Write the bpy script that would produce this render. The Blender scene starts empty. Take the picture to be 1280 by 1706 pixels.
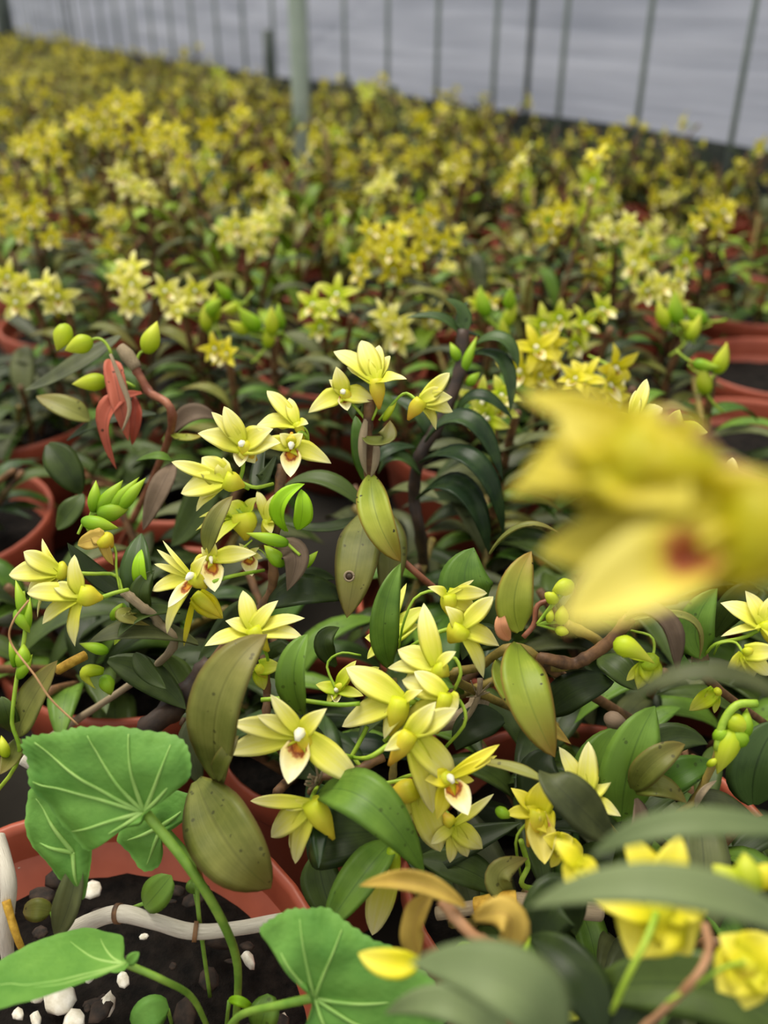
import bpy, math, random
from mathutils import Vector, Matrix, noise
V = Vector
# ------------------------------------------------------------------ camera, world, light, exposure
SC = bpy.context.scene
COL = SC.collection
CAMZ = 0.46
PITCH = math.radians(30)
FPX = 1500.0
cam_d = bpy.data.cameras.new('camera'); cam = bpy.data.objects.new('camera', cam_d); COL.objects.link(cam)
cam.location = (0, 0, CAMZ); cam.rotation_euler = (math.radians(90) - PITCH, 0, 0)
cam_d.sensor_fit = 'VERTICAL'; cam_d.sensor_height = 36.0; cam_d.lens = FPX / 1706 * 36.0
cam_d.clip_start = 0.01; cam_d.clip_end = 100
cam_d.dof.use_dof = True; cam_d.dof.focus_distance = 0.375; cam_d.dof.aperture_fstop = 6.0
SC.camera = cam
SC.view_settings.view_transform = 'Standard'; SC.view_settings.look = 'None'
SC.view_settings.gamma = 1; SC.view_settings.use_curve_mapping = False
SC.view_settings.exposure = 0.6
w = bpy.data.worlds.new('world'); SC.world = w; w.use_nodes = True
nt = w.node_tree; bg = nt.nodes['Background']
tc = nt.nodes.new('ShaderNodeTexCoord'); sp = nt.nodes.new('ShaderNodeSeparateXYZ'); rp = nt.nodes.new('ShaderNodeValToRGB')
nt.links.new(tc.outputs['Generated'], sp.inputs[0]); nt.links.new(sp.outputs[2], rp.inputs[0]); nt.links.new(rp.outputs[0], bg.inputs[0])
rp.color_ramp.elements[0].position = 0.0; rp.color_ramp.elements[0].color = (0.68, 0.70, 0.69, 1)
rp.color_ramp.elements[1].position = 0.8; rp.color_ramp.elements[1].color = (1.0, 0.98, 0.91, 1)
bg.inputs[1].default_value = 0.85
sd = bpy.data.lights.new('overcast_sun', 'SUN'); so = bpy.data.objects.new('overcast_sun', sd); COL.objects.link(so)
sd.energy = 2.5; sd.angle = math.radians(40); sd.color = (1, 0.94, 0.82); so.rotation_euler = (math.radians(-18), math.radians(-14), 0)

# ------------------------------------------------------------------ pixel / point helpers
def pt(px, py, d):
    r = (py - 853) / FPX
    return V(((px - 640) / FPX * d, (0.866 - 0.5 * r) * d, CAMZ + (-0.5 - 0.866 * r) * d))
def ptz(px, py, z):
    r = (py - 853) / FPX
    return pt(px, py, (CAMZ - z) / (0.5 + 0.866 * r))
CX, CU, CB = V((1, 0, 0)), V((0, 0.5, 0.866)), V((0, -0.866, 0.5))
def cv(x, y, z): return (CX * x + CU * y + CB * z).normalized()
def S(r, g, b):   # sRGB 0-255 to linear
    f = lambda c: (c / 255 / 12.92) if c / 255 <= 0.04045 else ((c / 255 + 0.055) / 1.055) ** 2.4
    return (f(r), f(g), f(b), 1)

# ------------------------------------------------------------------ materials
class NT:
    def __init__(s, name):
        s.m = bpy.data.materials.new(name); s.m.use_nodes = True; s.t = s.m.node_tree; s.t.nodes.clear()
        s.out = s.n('OutputMaterial')
    def n(s, k, **kw):
        nd = s.t.nodes.new('ShaderNode' + k)
        for a, b in kw.items(): setattr(nd, a, b)
        return nd
    def l(s, a, b): s.t.links.new(a, b)
    def math(s, op, a, b=None, c=None, clamp=False):
        nd = s.n('Math', operation=op); nd.use_clamp = clamp
        for i, x in enumerate((a, b, c)):
            if x is None: continue
            if isinstance(x, (int, float)): nd.inputs[i].default_value = x
            else: s.l(x, nd.inputs[i])
        return nd.outputs[0]
    def mix(s, f, a, b):
        nd = s.n('Mix', data_type='RGBA')
        for i, x in ((0, f), (6, a), (7, b)):
            if isinstance(x, (int, float, tuple)): nd.inputs[i].default_value = x
            else: s.l(x, nd.inputs[i])
        return nd.outputs[2]
    def ramp(s, f, els):
        nd = s.n('ValToRGB'); s.l(f, nd.inputs[0]); r = nd.color_ramp
        while len(r.elements) < len(els): r.elements.new(0.5)
        for e, (p, c) in zip(r.elements, els): e.position = p; e.color = c
        return nd.outputs[0]
    def noise(s, vec, scale, detail=2, rough=0.5):
        nd = s.n('TexNoise'); nd.inputs['Scale'].default_value = scale; nd.inputs['Detail'].default_value = detail; nd.inputs['Roughness'].default_value = rough
        if vec is not None: s.l(vec, nd.inputs['Vector'])
        return nd.outputs[0]
    def mapping(s, vec, scale):
        nd = s.n('Mapping'); nd.inputs['Scale'].default_value = scale; s.l(vec, nd.inputs[0]); return nd.outputs[0]
    def finish(s, col, rough=0.5, spec=0.4, transl=0.0, bump=None, bstr=0.3, bdist=0.001, coat=0.0):
        p = s.n('BsdfPrincipled'); p.inputs['Roughness'].default_value = rough; p.inputs['Specular IOR Level'].default_value = spec
        p.inputs['Coat Weight'].default_value = coat
        if isinstance(col, tuple): p.inputs['Base Color'].default_value = col
        else: s.l(col, p.inputs['Base Color'])
        if bump is not None:
            b = s.n('Bump'); b.inputs['Strength'].default_value = bstr; b.inputs['Distance'].default_value = bdist
            s.l(bump, b.inputs['Height']); s.l(b.outputs[0], p.inputs['Normal'])
        sh = p.outputs[0]
        if transl > 0:
            t = s.n('BsdfTranslucent'); mx = s.n('MixShader'); mx.inputs[0].default_value = transl
            if isinstance(col, tuple): t.inputs[0].default_value = col
            else: s.l(col, t.inputs[0])
            s.l(sh, mx.inputs[1]); s.l(t.outputs[0], mx.inputs[2]); sh = mx.outputs[0]
        s.l(sh, s.out.inputs[0]); return s.m

def leaf_mat(name, c1, c2, rib, transl=0.22, rough=0.42, spots=0.0, tip=None, vary=0.25, spec=0.28):
    k = NT(name); uv = k.n('TexCoord').outputs['UV']; ob = k.n('TexCoord').outputs['Object']
    sep = k.n('SeparateXYZ'); k.l(uv, sep.inputs[0]); u, v = sep.outputs[0], sep.outputs[1]
    st = k.noise(k.mapping(uv, (34, 0.8, 1)), 1.0, 3, 0.6)
    blot = k.noise(ob, 90, 3)
    info = k.n('ObjectInfo').outputs['Random']
    f = k.math('ADD', k.math('MULTIPLY', st, 0.3), k.math('MULTIPLY', blot, 0.7))
    f = k.math('ADD', f, k.math('MULTIPLY', k.math('SUBTRACT', info, 0.5), vary * 2), clamp=True)
    col = k.ramp(f, [(0.3, c1), (0.7, c2)])
    if tip:
        e = k.math('MULTIPLY', k.math('POWER', v, 3.0), 0.9, clamp=True); col = k.mix(e, col, tip)
        ed = k.math('SUBTRACT', k.math('MULTIPLY', k.math('ABSOLUTE', k.math('SUBTRACT', u, 0.5)), 2.0), 0.86, clamp=True)
        col = k.mix(k.math('MULTIPLY', ed, 6, clamp=True), col, tip)
    d = k.math('ABSOLUTE', k.math('SUBTRACT', u, 0.5))
    rb = k.math('SUBTRACT', 1.0, k.math('DIVIDE', d, 0.03), clamp=True)
    col = k.mix(k.math('MULTIPLY', rb, 0.6), col, rib)
    if spots:
        vo = k.n('TexVoronoi'); vo.inputs['Scale'].default_value = 260; k.l(ob, vo.inputs['Vector'])
        sn = k.noise(ob, 120, 1)
        q = k.math('MULTIPLY', k.math('LESS_THAN', vo.outputs['Distance'], 0.2), k.math('GREATER_THAN', sn, 0.56))
        col = k.mix(k.math('MULTIPLY', q, spots), col, S(40, 38, 18))
    return k.finish(col, rough, spec, transl, bump=st, bstr=0.22, bdist=0.0004)

M = {}
M['leaf_dark'] = leaf_mat('leaf_dark_green', S(38, 52, 20), S(74, 92, 38), S(34, 50, 22))
M['leaf_blue'] = leaf_mat('leaf_blue_green', S(32, 52, 26), S(72, 96, 48), S(22, 36, 18), rough=0.35)
M['leaf_grey'] = leaf_mat('leaf_grey_green', S(56, 62, 36), S(92, 98, 58), S(52, 58, 38), transl=0.12, rough=0.5)
M['leaf_fore'] = leaf_mat('leaf_foreground_green', S(112, 128, 84), S(130, 144, 98), S(100, 112, 76), transl=0.3, rough=0.5)
M['leaf_mid'] = leaf_mat('leaf_mid_green', S(66, 100, 28), S(106, 140, 50), S(60, 88, 34), spots=0.5)
M['leaf_olive'] = leaf_mat('leaf_olive', S(94, 102, 38), S(140, 142, 70), S(86, 88, 36), spots=0.6, tip=S(120, 104, 52))
M['leaf_yellow'] = leaf_mat('leaf_yellow_green', S(128, 146, 44), S(168, 178, 66), S(96, 112, 34), spots=0.9, tip=S(150, 110, 50))
M['leaf_bright'] = leaf_mat('leaf_bright_green', S(120, 175, 20), S(170, 215, 40), S(110, 160, 30), transl=0.35)
M['leaf_lime'] = leaf_mat('leaf_lime_green', S(104, 132, 30), S(158, 186, 52), S(90, 120, 30), transl=0.3)
M['leaf_brown'] = leaf_mat('leaf_withered_brown', S(92, 76, 60), S(132, 112, 92), S(66, 50, 40), transl=0.1, rough=0.7)
M['leaf_red'] = leaf_mat('leaf_withered_red', S(164, 74, 54), S(196, 108, 84), S(90, 44, 38), transl=0.25, rough=0.6, spots=0.8)
M['leaf_far'] = leaf_mat('leaf_far_olive', S(96, 112, 24), S(176, 172, 40), S(96, 96, 30), vary=0.5)
M['leaf_wilt'] = leaf_mat('leaf_wilted_yellow', S(166, 138, 56), S(206, 176, 84), S(150, 100, 60), transl=0.3, rough=0.6)
M['leaf_salmon'] = leaf_mat('leaf_salmon', S(200, 130, 90), S(226, 164, 120), S(190, 110, 80), transl=0.3)

def petal_mat(name, base, mid, tip, transl=0.38):
    k = NT(name); uv = k.n('TexCoord').outputs['UV']; sep = k.n('SeparateXYZ'); k.l(uv, sep.inputs[0])
    u, v = sep.outputs[0], sep.outputs[1]
    st = k.noise(k.mapping(uv, (14, 0.7, 1)), 1.0, 2)
    f = k.math('ADD', v, k.math('MULTIPLY', k.math('SUBTRACT', st, 0.5), 0.35), clamp=True)
    col = k.ramp(f, [(0.0, base), (0.38, mid), (0.9, tip)])
    d = k.math('ABSOLUTE', k.math('SUBTRACT', u, 0.5))
    rb = k.math('SUBTRACT', 1.0, k.math('DIVIDE', d, 0.12), clamp=True)
    col = k.mix(k.math('MULTIPLY', rb, 0.45), col, mid)
    info = k.n('ObjectInfo').outputs['Random']
    hs = k.n('HueSaturation'); k.l(col, hs.inputs['Color'])
    k.l(k.math('ADD', 0.93, k.math('MULTIPLY', info, 0.12)), hs.inputs['Value'])
    return k.finish(hs.outputs[0], 0.45, 0.3, transl, bump=st, bstr=0.15, bdist=0.0004)
M['petal'] = petal_mat('petal_pale_yellow', S(214, 220, 34), S(240, 236, 100), S(250, 245, 188), transl=.42)
M['petal_y'] = petal_mat('petal_yellow', S(210, 208, 20), S(236, 226, 44), S(244, 234, 104))
M['petal_g'] = petal_mat('petal_green_yellow', S(168, 202, 18), S(212, 222, 44), S(236, 234, 124))
M['mentum'] = petal_mat('mentum_yellow', S(205, 214, 40), S(226, 218, 64), S(222, 200, 56), transl=0.25)
M['mentum_o'] = petal_mat('mentum_orange', S(208, 206, 40), S(226, 204, 60), S(214, 166, 56), transl=0.25)
M['bud'] = petal_mat('bud_green_yellow', S(150, 180, 30), S(190, 205, 40), S(222, 224, 84), transl=0.3)
M['bud_g'] = petal_mat('bud_green', S(110, 160, 26), S(146, 188, 34), S(186, 210, 66), transl=0.3)
M['column'] = petal_mat('column_cream', S(230, 220, 150), S(246, 240, 205), S(250, 246, 226), transl=0.2)
def lip_mat(name='lip_marked', tipc=((238, 222, 140), (248, 242, 195)), sc=0.85, mid=((228, 172, 30), (208, 130, 34), (140, 66, 30))):
    k = NT(name); uv = k.n('TexCoord').outputs['UV']; sep = k.n('SeparateXYZ'); k.l(uv, sep.inputs[0])
    u, v = sep.outputs[0], sep.outputs[1]
    du = k.math('MULTIPLY', k.math('SUBTRACT', u, 0.5), 0.5); dv = k.math('MULTIPLY', k.math('SUBTRACT', v, 0.2), sc)
    d = k.math('SQRT', k.math('ADD', k.math('MULTIPLY', du, du), k.math('MULTIPLY', dv, dv)))
    ob = k.n('TexCoord').outputs['Object']
    d = k.math('ADD', d, k.math('MULTIPLY', k.math('SUBTRACT', k.noise(ob, 420, 2), 0.5), 0.2))
    col = k.ramp(d, [(0.05, S(*mid[0])), (0.12, S(*mid[1])), (0.16, S(*mid[2])), (0.19, S(186, 124, 66)), (0.235, S(*tipc[0])), (0.45, S(*tipc[1]))])
    return k.finish(col, 0.5, 0.3, 0.25)
M['lip'] = lip_mat(); M['lip_y'] = lip_mat('lip_yellow', ((206, 190, 60), (226, 214, 110)), 1.5, ((120, 50, 24), (140, 66, 24), (150, 84, 30)))
M['petal_o'] = petal_mat('petal_deep_yellow', S(178, 170, 14), S(194, 176, 20), S(208, 194, 72), transl=.25)
def simple(name, c1, c2, scale, rough, transl=0.0, stretch=None, detail=4, bstr=0.4, bdist=0.001, spec=0.4, use='Object'):
    k = NT(name); ob = k.n('TexCoord').outputs[use]
    if stretch: ob = k.mapping(ob, stretch)
    f = k.noise(ob, scale, detail, 0.6)
    return k.finish(k.ramp(f, [(0.35, c1), (0.65, c2)]), rough, spec, transl, bump=f, bstr=bstr, bdist=bdist)
M['stem_green'] = simple('stem_green', S(130, 170, 40), S(180, 205, 70), 80, 0.5, 0.2)
M['cane_brown'] = simple('cane_brown', S(70, 48, 30), S(128, 92, 58), 120, 0.6)
M['cane_dark'] = simple('cane_dark', S(34, 24, 20), S(66, 48, 36), 120, 0.55)
M['cane_olive'] = simple('cane_olive', S(96, 84, 36), S(150, 130, 60), 100, 0.55)
M['cane_red'] = simple('cane_red_brown', S(120, 66, 46), S(160, 104, 76), 100, 0.5)
M['cane_pink'] = simple('cane_pinkish', S(160, 116, 80), S(196, 150, 112), 100, 0.5, 0.1)
M['cane_dry'] = simple('cane_dry_pale', S(150, 140, 120), S(232, 226, 212), 9, 0.75, stretch=(46, 1.2, 1), use='UV')
M['sheath'] = simple('sheath_papery', S(110, 90, 66), S(190, 172, 140), 9, 0.8, 0.1, stretch=(40, 1, 1), use='UV')
M['tan'] = simple('thread_tan', S(150, 110, 70), S(190, 150, 105), 100, 0.7)
M['yellow_rot'] = simple('cane_yellow_patch', S(160, 120, 30), S(205, 165, 60), 300, 0.7)
M['pot'] = simple('pot_terracotta_plastic', S(146, 68, 46), S(166, 84, 60), 18, 0.45, bstr=0.05)
M['soil'] = simple('soil_dark', S(8, 7, 6), S(31, 26, 22), 130, 0.9, detail=6, bstr=0.9, bdist=0.004, spec=0.15)
M['bark'] = simple('bark_chip', S(22, 17, 13), S(58, 44, 34), 150, 0.85)
M['stone'] = simple('perlite', S(200, 192, 170), S(240, 236, 224), 160, 0.85)
M['floor'] = simple('ground_cloth', S(16, 14, 12), S(62, 57, 48), 3, 0.9, detail=6)
M['steel'] = simple('galvanised_steel', S(140, 154, 142), S(172, 184, 172), 12, 0.45)
M['steel_dark'] = simple('dark_steel', S(56, 64, 60), S(84, 92, 86), 12, 0.5)
M['tube'] = simple('wall_tube_steel', S(102, 114, 108), S(128, 138, 132), 12, 0.5)
M['skirt'] = simple('wall_skirt_dark', S(34, 40, 38), S(64, 70, 64), 5, 0.85)
M['weed'] = None
def weed_mat():
    k = NT('weed_leaf_green'); ob = k.n('TexCoord').outputs['Object']
    f = k.noise(ob, 45, 4, 0.6); f2 = k.noise(ob, 420, 2)
    col = k.ramp(f, [(0.3, S(84, 136, 52)), (0.7, S(118, 166, 72))])
    return k.finish(col, 0.55, 0.3, 0.3, bump=k.math('ADD', f2, f), bstr=0.5, bdist=0.0006)
M['weed'] = weed_mat()
M['weed_vein'] = simple('weed_vein', S(128, 174, 80), S(158, 194, 104), 60, 0.5, 0.2)
M['weed_stem'] = simple('weed_stem', S(96, 140, 46), S(140, 176, 70), 60, 0.45, 0.15)
def film_mat():
    k = NT('plastic_film'); ob = k.n('TexCoord').outputs['Object']
    a = k.noise(k.mapping(ob, (1.2, 1, 9)), 1.6, 4); b = k.noise(k.mapping(ob, (0.8, 1, 40)), 1.5, 3)
    f = k.math('ADD', k.math('MULTIPLY', a, 0.6), k.math('MULTIPLY', b, 0.4))
    col = k.ramp(f, [(0.3, S(156, 160, 176)), (0.7, S(206, 208, 222))])
    return k.finish(col, 0.35, 0.4, 0.5, bump=f, bstr=0.5, bdist=0.02)
M['film'] = film_mat()
M['net'] = simple('shade_net', S(70, 80, 74), S(104, 112, 104), 4, 0.8, stretch=(1, 1, 20))

# ------------------------------------------------------------------ mesh helpers
class Geo:
    def __init__(s): s.v = []; s.f = []; s.uv = []; s.mi = []
    def add(s, v, f, uv, mi=0):
        o = len(s.v); s.v += v; s.f += [tuple(i + o for i in q) for q in f]; s.uv += uv; s.mi += [mi] * len(f)
        return s
def make(name, geo, mats, parent=None, origin=None, smooth=True):
    me = bpy.data.meshes.new(name)
    o0 = origin or V((0, 0, 0))
    me.from_pydata([tuple(V(p) - o0) for p in geo.v], [], geo.f)
    uvl = me.uv_layers.new(name='UVMap')
    vi = [0] * len(me.loops); me.loops.foreach_get('vertex_index', vi)
    flat = []
    for i in vi: flat += list(geo.uv[i])
    uvl.data.foreach_set('uv', flat)
    if not isinstance(mats, (list, tuple)): mats = [mats]
    for m in mats: me.materials.append(m)
    me.polygons.foreach_set('material_index', geo.mi)
    me.polygons.foreach_set('use_smooth', [smooth] * len(geo.f))
    me.update()
    o = bpy.data.objects.new(name, me); COL.objects.link(o)
    if parent: adopt(o, parent)
    return o
def thing(name, label, cat, loc, group=None):
    o = bpy.data.objects.new(name, None); COL.objects.link(o); o.location = loc; o.empty_display_size = 0.02
    tag(o, label, cat, group); return o
def tag(o, label, cat, group=None):
    o['label'] = label; o['category'] = cat
    if group: o['group'] = group
    return o
KIDS = {}
def adopt(ch, p): ch.parent = p; KIDS.setdefault(p.name, []).append(ch)
def copy_tree(o, parent=None):
    c = o.copy(); COL.objects.link(c)
    if parent is not None: adopt(c, parent)
    for ch in KIDS.get(o.name, ()): copy_tree(ch, c)
    return c

def bez(P, n):
    """smooth curve through the points P, n+1 samples"""
    P = [V(p) for p in P]
    if len(P) == 2: return [P[0].lerp(P[1], i / n) for i in range(n + 1)]
    if len(P) == 3:
        c = P[1] * 2 - (P[0] + P[2]) * 0.5
        return [P[0] * (1 - t) ** 2 + c * 2 * t * (1 - t) + P[2] * t * t for t in [i / n for i in range(n + 1)]]
    Q = [P[0] * 2 - P[1]] + P + [P[-1] * 2 - P[-2]]
    out = []; m = len(P) - 1
    for i in range(n + 1):
        s = i / n * m; k = min(int(s), m - 1); t = s - k
        a, b, c, d = Q[k:k + 4]
        out.append(0.5 * ((2 * b) + (c - a) * t + (2 * a - 5 * b + 4 * c - d) * t * t + (3 * b - a - 3 * c + d) * t ** 3))
    return out
def prof_leaf(t):
    if t < .38: u = t / .38; return .18 + .82 * math.sin(u * math.pi / 2) ** .9
    return max(0, 1 - ((t - .38) / .62) ** 2.3) ** .9
def prof_petal(t): return .56 + .44 * math.sin(t / .38 * math.pi / 2) if t < .38 else max(0, 1 - ((t - .38) / .62) ** 1.9) ** .92
def prof_sepal(t): return (0.72 + 0.6 * t) if t < 0.28 else max(0, (1 - ((t - 0.28) / 0.72) ** 1.7)) * 0.89
def prof_lip(t): return (0.45 + 1.3 * t if t < 0.4 else 0.97 * math.cos((t - 0.4) / 0.6 * math.pi / 2) ** 0.7 if t < 1 else 0)
def blade(geo, P, width, N, prof=prof_leaf, fold=0.25, thick=0.0006, nu=10, nv=4, wave=0.0, twist=0.0, mi=0, cup=0.0):
    c = bez(P, nu); N = V(N)
    L = sum((c[i + 1] - c[i]).length for i in range(nu))
    nv += nv % 2; h = nv // 2
    v = []; uv = []; top = []; bot = []
    ph = (c[0].x * 977 + c[0].y * 631) % 6.28
    for i, p in enumerate(c):
        t = i / nu
        T = (c[min(i + 1, nu)] - c[max(i - 1, 0)]).normalized()
        Sd = T.cross(N)
        if Sd.length < 1e-4: Sd = T.cross(V((0.3, 0.7, 0.6)))
        Sd.normalize(); n = Sd.cross(T).normalized()
        if twist:
            a = twist * (t - 0.3); Sd, n = Sd * math.cos(a) + n * math.sin(a), n * math.cos(a) - Sd * math.sin(a)
        hw = width * 0.5 * max(prof(t), 0.001)
        rt = []; rb = []
        for j in range(nv + 1):
            s = (j - h) / h
            z = abs(s) * fold * hw - cup * (1 - s * s) * hw
            z += wave * hw * math.sin(t * 9 + ph + (2.1 if s > 0 else 0)) * abs(s) ** 2
            q = p + Sd * (s * hw) + n * z
            rt.append(len(v)); v.append(q); uv.append((0.5 + 0.5 * s, t))
            if 0 < j < nv:
                rb.append(len(v)); v.append(q - n * thick * min(1, 4 * (1 - abs(s))) * min(1, 6 * (1 - t) + 0.1)); uv.append((0.5 + 0.5 * s, t))
            else: rb.append(rt[-1])
        top.append(rt); bot.append(rb)
    f = []
    for i in range(nu):
        for j in range(nv):
            f.append((top[i][j], top[i][j + 1], top[i + 1][j + 1], top[i + 1][j]))
            a = (bot[i][j], bot[i + 1][j], bot[i + 1][j + 1], bot[i][j + 1])
            f.append(a)
    return geo.add(v, f, uv, mi)
def tube(geo, P, R, n=8, seg=None, mi=0, sub=None):
    """tube through P; R a number, a list along the length, or a function of t"""
    seg = seg or max(4, 4 * (len(P) - 1)); c = bez(P, seg)
    if callable(R): rf = R
    elif isinstance(R, (list, tuple)):
        def rf(t):
            s = t * (len(R) - 1); k = min(int(s), len(R) - 2); return R[k] + (R[k + 1] - R[k]) * (s - k)
    else: rf = lambda t: R
    v = []; uv = []; N = None
    for i, p in enumerate(c):
        T = (c[min(i + 1, seg)] - c[max(i - 1, 0)]).normalized()
        if N is None: N = T.orthogonal().normalized()
        N = (N - T * N.dot(T)).normalized(); B = T.cross(N); r = max(rf(i / seg), 1e-5)
        for j in range(n):
            a = 2 * math.pi * j / n; v.append(p + (N * math.cos(a) + B * math.sin(a)) * r); uv.append((j / n, i / seg))
    f = [(i * n + j, i * n + (j + 1) % n, (i + 1) * n + (j + 1) % n, (i + 1) * n + j) for i in range(seg) for j in range(n)]
    f += [tuple(range(n - 1, -1, -1)), tuple(seg * n + j for j in range(n))]
    return geo.add(v, f, uv, mi)
def cane_r(r, nodes=4, bulge=0.22):
    return lambda t: r * (1 + bulge * max(0, 1 - abs(((t * nodes) % 1) - 0.5) * 2 * 3.5) - 0.15 * t)
def bud_r(r): return lambda t: r * (math.sin(math.pi * min(1, 0.08 + t * 0.92) ** 0.68) ** 0.95) if t < 1 else r * 0.02

def flower3d(parent, org, C, tips, f, lip=None, mentum=None, ped=None, pm='petal', lipw=0.55, mm='mentum', L=None, name='flower', hi=True, cdir=None, whole=False, mr=0.26, lm='lip'):
    """a dendrobium flower: chin (mentum) with pedicel as the part's own mesh; petals, lip and column its sub-parts"""
    f = V(f).normalized(); C = V(C)
    Ls = sorted((V(t[0]) - C).length for t in tips); L = L or Ls[len(Ls) // 2]
    mats = [M[mm], M['stem_green'], M[pm], M['lip'], M['column']]
    g = Geo(); nu = 10 if hi else 5; nv = 6 if hi else 2
    if mentum is None: mentum = C - f * L * 0.45 + V((0, 0, -0.12 * L))
    mentum = V(mentum)
    md = (mentum - C); side = md.normalized()
    tube(g, [C + f * L * 0.06, C + md * 0.5, mentum], lambda t: L * mr * (0.55 + 0.25 * math.sin(math.pi * min(1, t * 1.3))) * (1 - 0.45 * t) * (1 - 0.6 * t ** 5), 10 if hi else 5, 6 if hi else 3)
    if ped: tube(g, [C - f * L * 0.05] + [V(p) for p in ped], [L * 0.055, L * 0.04], 6 if hi else 3, 10 if hi else 4, mi=1)
    pg = []
    for q in tips:
        tp = V(q[0]); wd = q[1]; k = q[2] if len(q) > 2 else 0.0
        ln = (tp - C).length; d = (tp - C).normalized()
        if cdir is not None: n = (f * 0.55 + cdir * 0.6)
        else: n = f
        st = C + d * ln * 0.04
        mid = (st + tp) * 0.5 + (n - d * n.dot(d)).normalized() * ln * (0.10 + k)
        gg = g if whole else Geo()
        blade(gg, [st, mid, tp], wd, n, prof_petal if wd < 0.5 * ln else prof_sepal, fold=0.12, thick=0.0005 if hi else 0.0003, nu=nu, nv=nv, wave=0.12 if hi else 0, mi=2 if whole else 0, cup=0.12)
        if not whole: pg.append(gg)
    gl = None
    if lip is not None:
        lt = V(lip); d = lt - C; gl = g if whole is True else Geo()
        n = (f * 0.8 + V((0, 0, 0.5))) if cdir is None else (f * 0.4 + cdir * 0.6 + V((0, 0, 0.35)))
        nn = (n - d.normalized() * n.dot(d.normalized())).normalized()
        blade(gl, [C - nn * L * 0.05, C + d * 0.5 - nn * L * 0.06, lt], d.length * lipw, n, prof_lip, fold=0.5, thick=0.0006, nu=nu, nv=nv if hi else 4, mi=3 if whole is True else 0, cup=0.3)
        gc = g if whole is True else Geo()
        tube(gc, [C - nn * L * 0.02, C + nn * L * 0.12 + d * 0.05, C + nn * L * 0.14 + d * 0.2], [L * 0.09, L * 0.1, L * 0.04], 7 if hi else 4, 5 if hi else 3, mi=4 if whole is True else 0)
    fo = make(name, g, mats if whole else mats[:2], parent, org)
    if not whole:
        for x in pg: make('petal', x, M[pm], fo, org)
    if whole is not True:
        if gl is not None:
            make('lip', gl, M[lm], fo, org); make('column', gc, M['column' if lm == 'lip' else pm], fo, org)
    return fo

# ------------------------------------------------------------------ the setting
def kind(o, k='structure'): o['kind'] = k; return o
def grid(name, fn, nx, ny, mat, uvs=None, smooth=True):
    g = Geo(); v = []; uv = []
    for j in range(ny + 1):
        for i in range(nx + 1): v.append(fn(i / nx, j / ny)); uv.append((i / nx, j / ny))
    f = [(j * (nx + 1) + i, j * (nx + 1) + i + 1, (j + 1) * (nx + 1) + i + 1, (j + 1) * (nx + 1) + i) for j in range(ny) for i in range(nx)]
    g.add(v, f, uv); return make(name, g, mat, smooth=smooth)
WP, WA = V((0.675, 1.687, 0)), V((-0.533, 0.846, 0)).normalized()
WB = V((-WA.y, WA.x, 0)) * -1       # pointing outwards, away from the bed
if WB.x < 0: WB = -WB
def wall_at(u, off=0, z=0): return WP + WA * u + WB * off + V((0, 0, z))
def wall_u(px):                     # how far along the wall a picture column meets it
    a = (px - 640) / FPX / 1.117
    return (WP.x - a * WP.y) / (a * WA.y - WA.x)
ZS = 0.215
kind(grid('floor', lambda s, t: V((-7 + s * 11, -1.5 + t * 11, 0.002 * math.sin(s * 90) * math.sin(t * 70))), 60, 60, M['floor']))
def film(s, t):
    u = -2.2 + s * 11; z = ZS - 0.01 + t * 2.0
    o = 0.05 + 0.012 * noise.noise(V((u * 1.5, 0, z * 5))) + 0.006 * noise.noise(V((u * 3, 4, z * 24)))
    o += 0.03 * math.exp(-((z - 0.24 - 0.34 * abs(math.sin((u + 0.45) * 1.3))) / 0.02) ** 2)
    return wall_at(u, o, z)
kind(grid('wall_right', film, 220, 60, M['film']))
kind(grid('trim_1', lambda s, t: wall_at(-2.2 + s * 11, 0.03 + 0.008 * noise.noise(V((s * 40, t * 3, 0))), t * ZS * 1.0 + 0.004 * math.sin(s * 60)), 120, 6, M['skirt']))
us = [wall_u(x) for x in (575, 648, 732, 830, 945, 1080, 1243)]
sp_ = (us[0] - us[-1]) / 6
labs = {}
k = 0
allu = [(us[-1] + sp_ * (i - 1), 'tube') for i in range(26)] + [(wall_u(882), 'dark'), (wall_u(123), 'dark')]
allu.sort()
names = ['first', 'second', 'third', 'fourth', 'fifth', 'sixth', 'seventh', 'eighth', 'ninth', 'tenth', 'eleventh', 'twelfth']
nth = 0
for u, kd in allu:
    g = Geo(); r = 0.0055 if kd == 'tube' else 0.0065
    P = [wall_at(u, 0.0, 0.0), wall_at(u, 0.0, 0.9), wall_at(u, 0, 1.9)]
    tube(g, P, r, 8, 4)
    o = make('upright_tube', g, M['tube' if kd == 'tube' else 'steel_dark'], None)
    far = u > wall_u(640)
    if kd == 'dark':
        tag(o, ('dark upright steel tube standing before the plastic wall, right of the middle' if u < 2 else 'dark upright steel tube at the far left end of the plastic wall'), 'tube')
    elif far: tag(o, 'thin grey upright tube against the far left stretch of the plastic wall', 'tube', 'upright tubes of the far plastic wall')
    else:
        tag(o, 'thin grey upright tube against the plastic wall, %s from the right edge of the photo' % names[min(nth, 11)], 'tube'); nth += 1
for i, z in enumerate((0.52, 0.95)):
    g = Geo(); tube(g, [wall_at(-2.2, -0.008, z), wall_at(8.5, -0.008, z)], 0.0015, 6, 2)
    kind(make('trim_%d' % (i + 2), g, M['tube']))
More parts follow.
